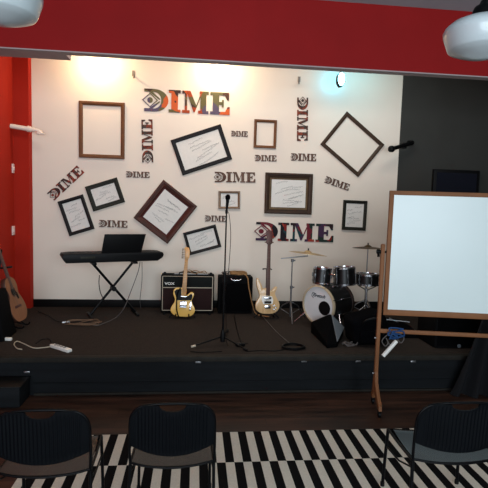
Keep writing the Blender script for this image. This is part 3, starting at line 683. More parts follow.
def guitar_stand(loc, rot, label, h=.38, yoke=None):
    t = thing('guitar_stand', label, 'guitar stand', loc, rot)
    bm = NB(); cyl(bm, (0, .11, .08), (0, .14, h), .011); obj('post', bm, M['blackmetal'], t)
    for a in (90, 205, 335):
        bm = NB(); tube(bm, smooth_path([(0, .11, .12), (.09*math.cos(R(a)), .11+.09*math.sin(R(a)), .09), (.2*math.cos(R(a)), .11+.2*math.sin(R(a)), .012)], 4), .009); obj('leg', bm, M['blackmetal'], t)
    for s in (-1, 1):
        bm = NB(); tube(bm, smooth_path([(0, .11, .1), (s*.08, .06, .055), (s*.09, -.03, .04), (s*.09, -.055, .075)], 4), .009); obj('cradle_arm', bm, M['blackmetal'], t)
    if yoke:
        bm = NB(); cyl(bm, (0, .14, h-.02), (0, .14+(yoke-h)*.1, yoke), .009); obj('neck_post', bm, M['blackmetal'], t)
        bm = NB(); tube(bm, smooth_path([(-.06, .10, yoke), (-.05, .16, yoke), (.05, .16, yoke), (.06, .10, yoke)], 4), .008); obj('yoke', bm, M['blackmetal'], t)
    return t
g = atz(186.5, 320, HS)
guitar('tele', 'butterscotch yellow electric guitar with black pickguard leaning before the brown grilled amplifier', (-.155, 6.52, HS+.03), (R(-7), R(3), 0)).scale = (1.08, 1, 1)
guitar_stand((-.155, 6.52, HS), (0, 0, 0), 'low black stand holding the yellow electric guitar')
guitar('bass', 'natural wood bass guitar with long upper horn and dark neck on a stand', (1.04, 6.5, HS+.08), (R(-6), R(1.0), R(4)))
guitar_stand((1.04, 6.5, HS), (0, 0, 0), 'black stand with neck yoke holding the natural wood bass guitar', yoke=.70)
G_ = guitar('acoustic', 'brown acoustic guitar leaning at the left edge by the red wall', at(20.5, 321, 5.95), (R(-4), R(-17), R(66)))
G_.rotation_mode = 'XZY'; G_.rotation_euler = Euler((R(0), R(-17), R(82)), 'XZY'); G_.scale = (.86, .62, 1.14)
guitar_stand((-2.10, 5.95, HS), (0, 0, R(88)), 'black stand holding the brown acoustic guitar')

# ------------------------------------------------------------ text helper
def text_mesh(s, size, m, parent, loc, rot, name='logo', depth=.002, shear=0, sx=1):
    c = bpy.data.curves.new('txt', 'FONT'); c.body = s; c.size = size; c.extrude = depth; c.align_x = 'CENTER'; c.align_y = 'CENTER'; c.shear = shear; c.offset = .001
    o = bpy.data.objects.new('txt', c); COL.objects.link(o)
    me = bpy.data.meshes.new_from_object(o.evaluated_get(bpy.context.evaluated_depsgraph_get()))
    bpy.data.objects.remove(o); me.name = name; me.materials.clear(); me.materials.append(m)
    me.transform(Matrix.Diagonal((sx, 1, 1, 1)))
    q = bpy.data.objects.new(name, me); COL.objects.link(q); q.parent = parent; q.location = loc; q.rotation_euler = rot
    return q

# ------------------------------------------------------------ amplifiers
p = at(160, 273, 6.88); q = at(213, 273, 6.88); wv = (q.x-p.x)/2; hv = .565
t = thing('guitar_amplifier', 'wide amplifier with dark top panel, brown grille and white VOX logo behind the yellow guitar', 'amplifier', ((p.x+q.x)/2+.02, 6.90, HS))
bm = NB(); bx(bm, -wv, wv, -.10, .14, .02, hv, .012); obj('cabinet', bm, M['blackmatte'], t)
bm = NB(); bx(bm, -wv+.03, wv-.03, -.108, -.1, .06, .375, .002); obj('grille', bm, M['voxgrille'], t)
bm = NB(); bx(bm, -wv+.03, wv-.03, -.107, -.1, .40, .545, .002); obj('upper_panel', bm, M['voxpanel'], t)
bm = NB()
for a, b, c, d in ((-wv+.02, wv-.02, .382, .394), (-wv+.02, wv-.02, .048, .058), (-wv+.02, wv-.02, .55, .557)): bx(bm, a, b, -.111, -.102, c, d, .002)
for s in (-1, 1): bx(bm, s*(wv-.025)-.005, s*(wv-.025)+.005, -.111, -.102, .048, .557, .002)
obj('piping', bm, M['piping'], t)
text_mesh('VOX', .05, M['white'], t, (-wv+.125, -.112, .445), (R(90), 0, 0), sx=1.3)
for s in (-1, 1):
    bm = NB(); bx(bm, s*(wv-.05)-.02, s*(wv-.05)+.02, -.03, .01, hv-.005, hv+.035, .008); obj('corner_knob', bm, M['black'], t)
    for x in (-.1, .13): 
        bm = NB(); cyl(bm, (s*(wv-.06), x-.04, 0), (s*(wv-.06), x-.04, .025), .02); obj('foot', bm, M['black'], t)
bm = NB(); tube(bm, smooth_path([(-.13, .02, hv), (-.1, .02, hv+.03), (.1, .02, hv+.03), (.13, .02, hv)], 4), .01); obj('handle', bm, M['black'], t)
bm = NB(); bx(bm, -.2, .3, .03, .1, hv-.002, hv+.004); obj('control_panel', bm, M['steel'], t)
cx = (p.x+q.x)/2
def loopcable(name, m, label, centre, rx, ry, turns, r=.005, tail=None, jit=.012, seed=1, flat=0, dz=.006, cat='cable'):
    rnd = random.Random(seed); pts = []
    for i in range(int(turns*12)+1):
        a = 2*PI*i/12; k = 1+rnd.uniform(-.1, .1)
        pts.append((centre[0]+rx*k*math.cos(a), centre[1]+ry*k*math.sin(a), centre[2]+r+i/12*dz+rnd.uniform(0, jit)))
    if tail: pts += tail
    bm = NB(); tube(bm, smooth_path(pts, 3), r, 6)
    return tag(obj(name, bm, m), label, cat)
loopcable('instrument_cable', M['tan'], 'loose looped thin cable lying on top of the brown grilled amplifier', (cx+.12, 6.90, HS+hv+.006), .16, .06, 1.6, .005, tail=[(cx-.02, 6.86, HS+hv+.05), (cx-.06, 6.84, HS+hv+.01)], jit=.05, seed=4)

p = at(218.6, 275, 6.85); q = at(252.8, 275, 6.85); w2 = (q.x-p.x)/2; h2 = .55; cx2 = (p.x+q.x)/2
t = thing('bass_amplifier', 'plain black amplifier with bright handle and coiled cable on top', 'amplifier', (cx2, 6.92, HS))
bm = NB(); bx(bm, -w2, w2, -.12, .15, .015, h2, .012); obj('cabinet', bm, M['blackmatte'], t)
bm = NB(); bx(bm, -w2+.03, w2-.03, -.13, -.118, .04, .46, .002); obj('grille', bm, M['grille'], t)
bm = NB(); tube(bm, smooth_path([(-.075, -.122, .53), (-.06, -.14, .512), (0, -.142, .505), (.06, -.14, .512), (.075, -.122, .53)], 4), .009); obj('handle', bm, M['chrome'], t)
bm = NB(); cyl(bm, (-w2+.05, 0, 0), (-w2+.05, 0, .02), .02); cyl(bm, (w2-.05, 0, 0), (w2-.05, 0, .02), .02); cyl(bm, (0, .1, 0), (0, .1, .02), .02); obj('foot', bm, M['black'], t)
bm = NB()
for x in range(6): cyl(bm, (-.15+x*.05, -.05, h2-.002), (-.15+x*.05, -.05, h2+.014), .01)
obj('control_knobs', bm, M['black'], t)
loopcable('instrument_cable', M['tan'], 'thick tan cable coiled on top of the plain black amplifier with a tail hanging down', (cx2+.05, 6.92, HS+h2+.014), .12, .07, 4.5, .009, tail=[(cx2+.15, 6.82, HS+h2+.03), (cx2+.19, 6.76, HS+.4), (cx2+.25, 6.74, HS+.15), (cx2+.31, 6.72, HS+.02), (cx2+.48, 6.6, HS+.012)], seed=6, jit=.006, dz=.008)
loopcable('microphone_cable', M['blackmetal'], 'thin black cable loop standing on the left of the plain black amplifier', (cx2-.14, 6.92, HS+h2+.014), .06, .05, 1.5, .004, seed=8, jit=.05)

# amp right of stage behind the whiteboard
p = at(441, 330, 5.25)
t = thing('speaker_cabinet', 'black speaker cabinet with round grey badge at the stage front under the whiteboard rail', 'speaker', (3.05, 5.35, HS))
bm = NB(); bx(bm, -.22, .62, -.2, .25, .0, .42, .015); obj('cabinet', bm, M['blackmatte'], t)
bm = NB(); bx(bm, -.19, .59, -.208, -.198, .03, .39, .002); obj('grille', bm, M['grille'], t)
b_ = at(459, 346, 5.14)
bm = NB(); lathe(bm, [(0, 0), (.022, 0), (.022, .006), (0, .006)], 20, Matrix.Translation((b_.x-3.05, -.208, b_.z-HS)) @ Euler((R(90), 0, 0)).to_matrix().to_4x4()); obj('badge', bm, M['greyside'], t)

# ------------------------------------------------------------ keyboard on X stand
A_ = Vector((-1.774, 6.45, 0)); B_ = Vector((-.492, 6.95, 0)); mid = (A_+B_)/2; kyaw = math.atan2(B_.y-A_.y, B_.x-A_.x)
zk = at(111, 256.5, mid.y).z
t = thing('keyboard', 'long black electronic keyboard with music rest, seen from behind on its stand', 'keyboard', (mid.x, mid.y, zk-.06), (0, 0, kyaw))
bm = NB(); prism(bm, [(-.64, .0), (.60, .0), (.67, .045), (.69, .085), (.675, .118), (.55, .125), (-.58, .125), (-.675, .118), (-.69, .085), (-.67, .05)], -.14, .17, .008); obj('body', bm, M['black'], t)
bm = NB(); bx(bm, -.58, .58, .03, .172, .105, .12, .002); kk = obj('keys', bm, M['white'], t)
bm = NB()
for i in range(36):
    if i % 7 in (2, 6): continue
    x = -.6+(i+1)*1.2/36; bx(bm, x-.008, x+.008, .02, .11, .118, .128)
obj('black_keys', bm, M['pickguard'], kk)
bm = NB(); prism(bm, [(-.24, .12), (.31, .12), (.36, .42), (-.205, .42)], -.085, -.079, .001, Matrix.Translation((.05, 0, 0)) @ Matrix.Rotation(R(14), 4, 'X')); obj('music_rest', bm, M['black'], t)
bm = NB(); bx(bm, -.46, -.27, -.1425, -.139, .055, .085, .001); obj('label_plate', bm, M['framegreen'], t)
bm = NB()
for i in range(3): cyl(bm, (.0+i*.07, -.146, .06), (.0+i*.07, -.138, .06), .012)
obj('sockets', bm, M['blackmetal'], t)
zt = zk-.06-HS
t2 = thing('keyboard_stand', 'black crossed-leg stand under the electronic keyboard', 'keyboard stand', (mid.x, mid.y, HS), (0, 0, kyaw))
hw = .31; zt -= .022
for s in (-1, 1):
    y = s*.02
    bm = NB(); ang = math.atan2(zt-.03, 2*hw*.95)
    tube(bm, [(-s*hw*1.0, y, .025), (s*hw*.9, y, zt-.01)], .018, 8); lg = obj('leg', bm, M['blackmetal'], t2)
    bm = NB(); bx(bm, -s*hw-.018, -s*hw+.018, -.2, .2, 0, .032, .006); obj('foot_bar', bm, M['blackmetal'], lg)
    bm = NB(); bx(bm, s*hw*.9-.03, s*hw*.9+.03, -.15, .15, zt-.012, zt+.02, .006); obj('support_arm', bm, M['blackmetal'], lg)
bm = NB(); cyl(bm, (0, -.06, zt/2+.01), (0, .06, zt/2+.01), .035); obj('pivot', bm, M['black'], t2)
def wire(name, pts, r, m, label, cat='cable', seg=5, grp=None):
    bm = NB(); tube(bm, smooth_path(pts, seg), r, 6); return tag(obj(name, bm, m), label, cat, grp)
def W3(px, py, Y): return at(px, py, Y)
def G3(px, py, dz=.008): v = atz(px, py, HS); v.z += dz; return v
wire('electric_cable', [W3(99.5, 275, 6.6), W3(99, 284, 6.6), W3(101, 294, 6.62), W3(106, 303, 6.65)], .006, M['blackmetal'], 'black cord hanging along the left leg of the keyboard stand')
wire('audio_cable', [W3(140, 262, 6.72), W3(138, 272, 6.72), W3(131, 291, 6.6), W3(124, 308, 6.5), G3(116, 318), G3(106, 323), G3(97, 326), G3(90, 325)], .006, M['greycable'], 'thin grey cable drooping from the keyboard to the pile of cable on the stage')
wire('audio_cable', [W3(142, 262, 6.8), W3(142, 280, 6.95), W3(140, 300, 7.0), G3(141, 309)], .004, M['greycable'], 'thin cable hanging straight down behind the right end of the keyboard')
c = atz(83, 324, HS)
loopcable('cable_pile', M['browncable'], 'loose pile of tangled grey cable on the stage left of the keyboard stand', (c.x, c.y, HS), .22, .13, 3.2, .006, jit=.02, seed=12, tail=[G3(72, 325), G3(62, 324)])
bm = NB(); bx(bm, -.05, .05, -.02, .02, 0, .03, .008)
v = G3(66, 323.5, 0); tag(obj('adapter', bm, M['steel'], loc=v, rot=(0, 0, .3)), 'small pale adapter on the carpet beside the tangled grey cable', 'adapter')
wire('audio_cable', [G3(66, 322), G3(58, 322), G3(48, 316), G3(38, 312)], .004, M['blackmetal'], 'thin black cable running back left from the pale adapter')
# power strip
a = atz(52.5, 347, HS); b = atz(70, 352.5, HS); d = b-a
t = thing('power_strip', 'white power strip lying near the stage edge at the left', 'power strip', a, (0, 0, math.atan2(d.y, d.x)))
bm = NB(); bx(bm, 0, d.length, -.03, .03, 0, .035, .008); obj('housing', bm, M['white'], t)
for i in range(4): 
    bm = NB(); lathe(bm, [(0, .037), (.017, .037), (.019, .034)], 16, Matrix.Translation((.06+i*.05, 0, 0))); obj('socket', bm, M['greyside'], t)
bm = NB(); bx(bm, -.03, .01, -.016, .016, .002, .028, .005); obj('cord_collar', bm, M['white'], t)
wire('extension_cord', [G3(53, 347), G3(42, 348.5), G3(33, 348.5), G3(24, 344.5), G3(17, 342), G3(14, 345), G3(17, 349), G3(22, 350)], .006, M['piping'], 'pale extension cord curling from the white power strip to the left')
wire('electric_cable', [G3(53, 346), G3(50, 340), G3(42, 340), G3(36, 344)], .005, M['blackmetal'], 'black cord arching over the carpet behind the white power strip')
bm = NB(); bx(bm, -.045, .045, -.02, .02, 0, .035, .01); v = G3(8, 340.5, 0)
tag(obj('power_plug', bm, M['white'], loc=v, rot=(0, 0, -.2)), 'white power plug on the stage at the far left', 'plug')
# black case at left edge
t = thing('floor_speaker', 'black speaker box at the left edge beside the acoustic guitar', 'speaker', (-2.19, 5.62, HS))
bm = NB(); hull(bm, [(-.23, -.2, 0), (.07, -.2, 0), (.07, .2, 0), (-.23, .2, 0), (-.23, -.14, .55), (-.03, -.1, .55), (-.03, .16, .55), (-.23, .16, .55)], .012); obj('cabinet', bm, M['blackmatte'], t)
bm = NB(); hull(bm, [(-.2, -.212, .03), (.04, -.212, .03), (-.05, -.125, .5), (-.2, -.14, .5), (-.2, -.2, .03), (.04, -.2, .03), (-.05, -.11, .5), (-.2, -.12, .5)]); obj('grille', bm, M['grille'], t)
p = at(2, 270, 5.9); 
t = thing('music_stand', 'thin black music stand desk cut by the left edge in front of the red wall', 'music stand', (-2.42, 6.0, HS))
bm = NB(); bx(bm, -.12, .19, -.01, .01, -.012, .012, .003, Matrix.Translation((0, 0, p.z-HS)) @ Matrix.Rotation(R(-8), 4, 'Y')); obj('ledge', bm, M['blackmetal'], t)
bm = NB(); bx(bm, -.12, .05, .0, .008, .0, .24, .003, Matrix.Translation((0, 0, p.z-HS)) @ Matrix.Rotation(R(-15), 4, 'X')); obj('desk', bm, M['blackmetal'], t)
bm = NB(); cyl(bm, (0, .01, .05), (0, .01, p.z-HS), .01); obj('pole', bm, M['blackmetal'], t)
for a in (100, 220, 340):
    bm = NB(); tube(bm, [(0, .01, .16), (.16*math.cos(R(a)), .01+.16*math.sin(R(a)), .012)], .008); obj('leg', bm, M['blackmetal'], t)

# ------------------------------------------------------------ microphone stand
b = atz(222.5, 345, HS); top = at(226.8, 203, b.y)
t = thing('microphone_stand', 'tall thin black microphone stand at the middle of the stage front', 'microphone stand', (b.x, b.y, HS))
d = top-b; d.y = 0
zz = top.z-HS-.10
bm = NB(); cyl(bm, (0, 0, .07), (d.x*.5, 0, zz*.52), .0125); obj('lower_tube', bm, M['blackmetal'], t)
bm = NB(); cyl(bm, (d.x*.5, 0, zz*.5), (d.x*.95, 0, zz), .0085); obj('upper_tube', bm, M['blackmetal'], t)
bm = NB(); cyl(bm, (d.x*.49, 0, zz*.48), (d.x*.53, 0, zz*.55), .02); obj('height_clutch', bm, M['black'], t)
bm = NB(); lathe(bm, [(0, .04), (.025, .04), (.03, .1), (.022, .16), (.016, .18), (0, .18)], 16); obj('leg_hub', bm, M['black'], t)
for px, py in ((191, 348), (247, 351.5), (228, 331)):
    e = atz(px, py, HS)-b; bm = NB(); tube(bm, [(0, 0, .10), (e.x*.2, e.y*.2, .085), (e.x, e.y, .014)], .009)
    lg = obj('leg', bm, M['blackmetal'], t)
    bm = NB(); cyl(bm, Vector((e.x, e.y, .014)), Vector((e.x*.86, e.y*.86, .022)), .014)
    fo = obj('rubber_foot', bm, M['black'] if px != 191 else M['piping'], lg)
bm = NB(); lathe(bm, [(0, 0), (.014, 0), (.015, .04), (.0, .04)], 12, Matrix.Translation((d.x*.95, 0, zz-.02))); obj('clip', bm, M['black'], t)
t = thing('microphone', 'black vocal microphone with round grille head on top of the stand', 'microphone', (b.x+d.x*.95, b.y, HS+zz+.0), (R(10), R(3), 0))
bm = NB(); lathe(bm, [(0, .0), (.011, .0), (.0125, .03), (.019, .13), (.021, .14), (0, .14)], 20); obj('handle', bm, M['black'], t)
bm = NB(); lathe(bm, [(0, .14), (.022, .142), (.028, .155), (.029, .17), (.025, .185), (.014, .197), (0, .20)], 20); obj('grille', bm, M['blackcloth'], t)
mx_, mz_ = b.x+d.x*.95, HS+zz
wire('microphone_cable', [(mx_, b.y-.005, mz_), (mx_+.03, b.y, mz_-.03), (mx_+.055, b.y, mz_-.3), (mx_+.03, b.y-.02, HS+.75), (mx_+.0, b.y-.02, HS+.65), (b.x+.03, b.y-.02, HS+.35), (b.x+.05, b.y-.03, HS+.02), (b.x+.18, b.y-.03, HS+.009), (b.x+.3, b.y+.04, HS+.009)], .0035, M['blackmetal'], 'black cable hanging beside the microphone stand pole')
wire('microphone_cable', [G3(234, 316), G3(237, 330), G3(240, 340), G3(243, 345)], .005, M['blackmetal'], 'black cable crossing the carpet from the plain amplifier to the microphone stand foot')
t = thing('stage_pedal', 'small black pedal by the right foot of the microphone stand', 'pedal', G3(240, 346, 0), (0, 0, .3))
bm = NB(); bx(bm, -.05, .05, -.035, .035, 0, .035, .006); obj('housing', bm, M['blackmetal'], t)
bm = NB(); cyl(bm, (0, -.01, .03), (0, -.01, .045), .01); obj('switch', bm, M['chrome'], t)
c = atz(293.5, 348, HS)
loopcable('coiled_cable', M['blackmetal'], 'black cable coiled in a flat ring on the carpet near the stage edge', (c.x, c.y, HS), .13, .1, 5, .006, jit=.004, seed=20, dz=.004)
wire('audio_cable', [G3(262, 316), G3(268, 323), G3(277, 333), G3(286, 341), G3(291, 345)], .005, M['greycable'], 'grey brown cable running from the bass guitar to the coiled ring of cable')
wire('audio_cable', [G3(247, 352), G3(262, 351), G3(275, 351.5), G3(284, 350)], .005, M['blackmetal'], 'black cable lying along the stage edge between microphone stand and coiled cable')
wire('audio_cable', [G3(190, 352), G3(200, 353), G3(213, 352.5), G3(222, 352)], .005, M['blackmetal'], 'black cable lying along the stage edge left of the microphone stand')

# ------------------------------------------------------------ drums
def ycyl(prof, n=40): return (prof, n, Euler((R(90), 0, 0)).to_matrix().to_4x4())
kc = Vector((1.66, 6.02, HS+.30)); kyw = R(-53)
t = thing('bass_drum', 'black bass drum with white front head, black port hole and script logo', 'drum', (kc.x, kc.y, HS), (0, 0, kyw))
Y90 = Matrix.Translation((0, 0, .318)) @ Euler((R(90), 0, 0)).to_matrix().to_4x4()   # local z -> -y (front)
RR = .25
bm = NB(); lathe(bm, [(RR, .0), (RR, -.40), (RR-.01, -.40), (RR-.01, 0)], 48, Y90); obj('shell', bm, M['drumshell'], t)
for z, nm in ((0, 'front_hoop'), (-.43, 'rear_hoop')):
    hm_ = M['hoop2'] if z == 0 else M['hoop']
    bm = NB(); lathe(bm, [(RR-.004, z-.004), (RR+.012, z-.004), (RR+.012, z+.03), (RR-.004, z+.036), (RR-.004, z-.004)], 48, Y90); obj(nm, bm, hm_, t)
bm = NB(); lathe(bm, [(0, .014), (RR-.03, .014), (RR-.003, .01), (RR-.003, .0), (0, .0)], 48, Y90); hd = obj('front_head', bm, M['drumhead'], t)
bm = NB(); lathe(bm, [(0, .0165), (.085, .0165), (.085, .012), (0, .012)], 32, Matrix.Translation((.10, 0, -.025)) @ Y90); obj('port_hole', bm, M['pickguard'], hd)
bm = NB(); lathe(bm, [(.083, .012), (.083, .019), (.093, .019), (.093, .012)], 32, Matrix.Translation((.10, 0, -.025)) @ Y90); obj('port_ring', bm, M['blackmetal'], hd)
text_mesh('Gretsch', .062, M['pickguard'], hd, (-.0, -.0165, .442), (R(90), R(0), 0), shear=.4, depth=.001)
bm = NB(); tube(bm, smooth_path([(-.085, -.017, .40), (-.115, -.017, .43), (-.10, -.017, .47), (-.06, -.017, .465), (-.07, -.017, .44)], 4), .0035, 6); obj('logo_flourish', bm, M['pickguard'], hd)
bm = NB(); lathe(bm, [(0, -.41), (RR-.006, -.41), (RR-.006, -.40), (0, -.40)], 48, Y90); obj('rear_head', bm, M['drumhead'], t)
for k in range(8):
    a = R(22.5+45*k); x, z = (RR+.012)*math.cos(a), .318+(RR+.012)*math.sin(a)
    bm = NB(); cyl(bm, (x, -.03, z), (x, .43, z), .004); bx(bm, x-.012, x+.012, .15, .25, z-.012, z+.012, .004); obj('lug', bm, M['chrome'], t)
for s in (-1, 1):
    bm = NB(); tube(bm, [(s*.24, .12, .22), (s*.40, -.02, .012)], .008); obj('spur', bm, M['chrome'], t)
bm = NB(); cyl(bm, (0, .16, .57), (0, .16, .74), .014); bx(bm, -.03, .03, .13, .19, .57, .6, .005); cyl(bm, (-.12, .16, .72), (.12, .16, .72), .012); obj('tom_mount', bm, M['chrome'], t)

def drum(name, label, c, r, h, tilt=(0, 0), cat='drum'):
    t = thing(name, label, cat, c, (R(tilt[0]), R(tilt[1]), 0))
    bm = NB(); lathe(bm, [(0, 0), (r, 0), (r, h), (0, h)], 40); obj('shell', bm, M['drumshell'], t)
    for z in (0, h): 
        bm = NB(); lathe(bm, [(r, z-.012), (r+.008, z-.012), (r+.010, z+.012), (r+.002, z+.014), (r, z-.012)], 40); obj('rim', bm, M['chrome'], t)
    bm = NB(); lathe(bm, [(0, h+.003), (r-.003, h+.003), (r-.003, h), (0, h)], 40); obj('head', bm, M['tomhead'], t)
    for k in range(6):
        a = R(30+60*k); x, y = (r+.01)*math.cos(a), (r+.01)*math.sin(a)
        bm = NB(); cyl(bm, (x, y, 0), (x, y, h), .004, n=8); bx(bm, x-.011, x+.011, y-.011, y+.011, h*.4, h*.66, .004); obj('lug', bm, M['steeldark'], t)
    return t
pt = at(321.3, 283, 6.2); drum('tom_drum', 'smaller black tom drum with chrome rims, mounted left above the bass drum', (pt.x, 6.2, pt.z), .118, .20, (-3, 4))
pt = at(344.6, 283.8, 6.3); drum('tom_drum', 'larger black tom drum with chrome rims, mounted right above the bass drum', (pt.x, 6.3, pt.z), .145, .225, (-3, -3))
pt = at(367, 284, 6.3); sx_, sz_ = pt.x, pt.z; drum('snare_drum', 'shallow black snare drum on a stand near the easel post', (sx_, 6.3, sz_), .155, .135, (-2, 0))
t = thing('snare_stand', 'chrome tripod stand under the snare drum', 'drum stand', (sx_, 6.3, HS))
hh = sz_-HS
bm = NB(); cyl(bm, (0, 0, .1), (0, 0, hh-.06), .013); obj('tube', bm, M['chrome'], t)
for a in (70, 190, 310):
    c, s = math.cos(R(a)), math.sin(R(a))
    bm = NB(); tube(bm, [(0, 0, .26), (.1*c, .1*s, .18), (.26*c, .26*s, .012)], .008); obj('leg', bm, M['chrome'], t)
    bm = NB(); tube(bm, [(0, 0, hh-.09), (.13*c, .13*s, hh-.02), (.15*c, .15*s, hh+.0)], .007); obj('basket_arm', bm, M['chrome'], t)
def cymbal(name, label, c, r, m, tilt):
    t = thing(name, label, 'cymbal', c, (R(tilt[0]), R(tilt[1]), 0))
    pr = [(0, .03), (.02, .03), (.045, .016), (.055, .006), (r*.6, -.004), (r, -.018), (r, -.0195), (r*.6, -.0055), (.055, .0045), (.04, .012), (0, .026)]
    bm = NB(); lathe(bm, pr, 48); obj('disc', bm, m, t, smooth=30)
    bm = NB(); cyl(bm, (0, 0, .027), (0, 0, .06), .009); obj('wing_nut', bm, M['black'], t)
def tripod_stand(name, label, b, topz, pts, m, spread=.3):
    t = thing(name, label, 'cymbal stand', b)
    bm = NB(); cyl(bm, (0, 0, .05), (0, 0, (topz-HS)*.55), .0125); cyl(bm, (0, 0, (topz-HS)*.5), (0, 0, topz-HS), .0085); obj('pole', bm, m, t)
    for z in (.25, (topz-HS)*.54, topz-HS-.02): 
        bm = NB(); cyl(bm, (0, 0, z-.02), (0, 0, z+.02), .02); bx(bm, .0, .045, -.006, .006, z-.01, z+.01, .003); obj('clamp', bm, m, t)
    for a in pts:
        c, s = math.cos(R(a)), math.sin(R(a)); bm = NB(); tube(bm, [(0, 0, .27), (.12*c, .12*s, .2), (spread*c, spread*s, .012)], .009); lg = obj('leg', bm, m, t)
        bm = NB(); tube(bm, [(0, 0, .08), (.17*c, .17*s, .155)], .005); obj('brace', bm, m, lg)
    return t
b1 = atz(290, 320, HS); z1_ = at(289, 259, b1.y).z
t = tripod_stand('cymbal_stand', 'chrome boom cymbal stand left of the bass drum', b1, z1_, (20, 150, 265), M['steeldark'], .26)
e = at(307.5, 256, b1.y)-b1; a = at(281, 258.5, b1.y)-b1
bm = NB(); cyl(bm, (a.x, 0, a.z), (e.x, 0, e.z), .008); cyl(bm, (e.x, 0, e.z-.01), (e.x+.005, 0, e.z+.09), .006); obj('boom_arm', bm, M['steel'], t)
c = at(308, 252.5, b1.y); cymbal('crash_cymbal', 'pale bronze cymbal tilted on the left boom stand', (c.x, b1.y, c.z), .27, M['bronze'], (-3, 6))
b2 = Vector((2.43, 6.62, HS)); c2 = at(368, 247, 6.62); b2.x = c2.x
tripod_stand('cymbal_stand', 'dark cymbal stand behind the snare drum beside the easel post', b2, c2.z+.02, (40, 160, 280), M['steel'], .28)
cymbal('ride_cymbal', 'dark bronze cymbal lying flat on the right stand by the easel', c2, .225, M['bronzedark'], (-2, 0))
# hi-hat clip
wire('drum_pedal_rod', [(c2.x+.15, 6.6, c2.z-.02), (c2.x+.16, 6.6, c2.z-.14)], .02, M['black'], 'short black clamp hanging under the right end of the dark cymbal', 'clamp', 2)

# ------------------------------------------------------------ monitor and case in front of the drums
o = Vector((1.70, 5.45, HS))
A = at(331, 314, 5.7); D = at(311, 327, 5.82); C = atz(327, 348.5, HS); B = atz(337, 347.5, HS); E_ = at(343.5, 330, 5.72)
A2 = A+Vector((-.03, .07, 0)); L0 = Vector((D.x, D.y, HS))
t = thing('stage_monitor', 'black wedge stage monitor with a grey side panel in front of the bass drum', 'speaker', o)
top = [A, A+Vector((-.02, .04, -.01))]
D1 = D+Vector((0, 0, .07)); C1 = C+Vector((0, 0, .05)); B1 = B+Vector((.0, 0, .05))
bm = NB(); hull(bm, [q-o for q in (A, D, C, B, D1, C1, B1, E_, A+Vector((-.02, .05, -.02)), Vector((E_.x, E_.y, HS)), Vector((D.x, D.y, HS)))], .008); obj('cabinet', bm, M['grille'], t)
nrm = (B1-A).cross(E_+Vector((0, 0, .02))-A).normalized()
if nrm.dot(CP-A) < 0: nrm = -nrm
tri = [A+(B1-A)*.05, B1+(A-B1)*.05, E_+Vector((0, 0, .03))]
bm = NB(); hull(bm, [q-o+nrm*k for q in tri for k in (.003, .012)]); obj('side_panel', bm, M['greyside'], t, smooth=0)
# soft black gig bag right of it
t = thing('gear_bag', 'bulky black gear bag beside the wedge monitor near the easel', 'bag', (2.10, 5.42, HS))
bm = NB(); bx(bm, -.25, .2, -.2, .2, 0, .36, .09, seg=5)
for v in bm.verts: v.co.x += .03*math.sin(v.co.z*12); v.co.z *= 1+.12*math.sin(v.co.x*9+.5); v.co.z = max(0, v.co.z)
obj('body', bm, M['blackcloth'], t, smooth=80)
bm = NB(); tube(bm, smooth_path([(-.13, -.19, .25), (-.1, -.25, .33), (.05, -.26, .35), (.1, -.19, .25)], 5), .012); obj('strap', bm, M['black'], t)
bm = NB(); bx(bm, -.16, .12, -.235, -.19, .05, .2, .02); obj('pocket', bm, M['blackcloth'], t)
v = atz(350, 346, HS)
loopcable('audio_cable', M['greycable'], 'grey cable bundle on the carpet in front of the black gear bag', (v.x, v.y, HS), .09, .05, 3, .005, jit=.03, seed=31)
# hardware behind the easel
v = atz(405, 345, HS)
t = thing('hardware_case', 'low dark case with loose hardware on the stage behind the easel', 'case', (2.62, 5.75, HS))
bm = NB(); hull(bm, [(-.3, -.2, 0), (.3, -.2, 0), (.3, .2, 0), (-.3, .2, 0), (-.22, -.15, .2), (.1, -.15, .16), (.1, .15, .16), (-.22, .15, .2)], .02); obj('body', bm, M['blackcloth'], t)
bm = NB(); tube(bm, [(-.2, -.1, .22), (.1, -.16, .2)], .008); tube(bm, [(-.1, .0, .21), (.25, -.2, .06)], .007); obj('loose_rods', bm, M['steel'], t)

# ------------------------------------------------------------ whiteboard easel
YB = 4.5
P = [at(389, 190.5, YB), at(383.5, 316, YB)]
x0 = (P[0].x+P[1].x)/2-.0; zt_, zb_ = P[0].z, P[1].z; wb = 1.95; th = .03; fw = .042
zb_ += .015
hb = zt_-zb_
t = thing('whiteboard_easel', 'large blank whiteboard in a wooden rolling easel with post, low rail and castors', 'whiteboard', (x0, YB, 0), (0, 0, R(-10)))
bm = NB()
bx(bm, 0, wb, -.018, .018, zb_, zb_+fw+.015, .004); bx(bm, 0, wb, -.018, .018, zt_-fw, zt_, .004); bx(bm, 0, fw, -.019, .017, zb_, zt_, .004); bx(bm, wb-fw, wb, -.019, .017, zb_, zt_, .004)
bf = obj('board_frame', bm, M['woodboard'], t)
bm = NB(); bx(bm, fw*.6, wb-fw*.6, -.006, .012, zb_+fw*.6, zt_-fw*.6); obj('writing_surface', bm, M['board'], bf)
ptop = at(383.5, 244, YB); pz = ptop.z
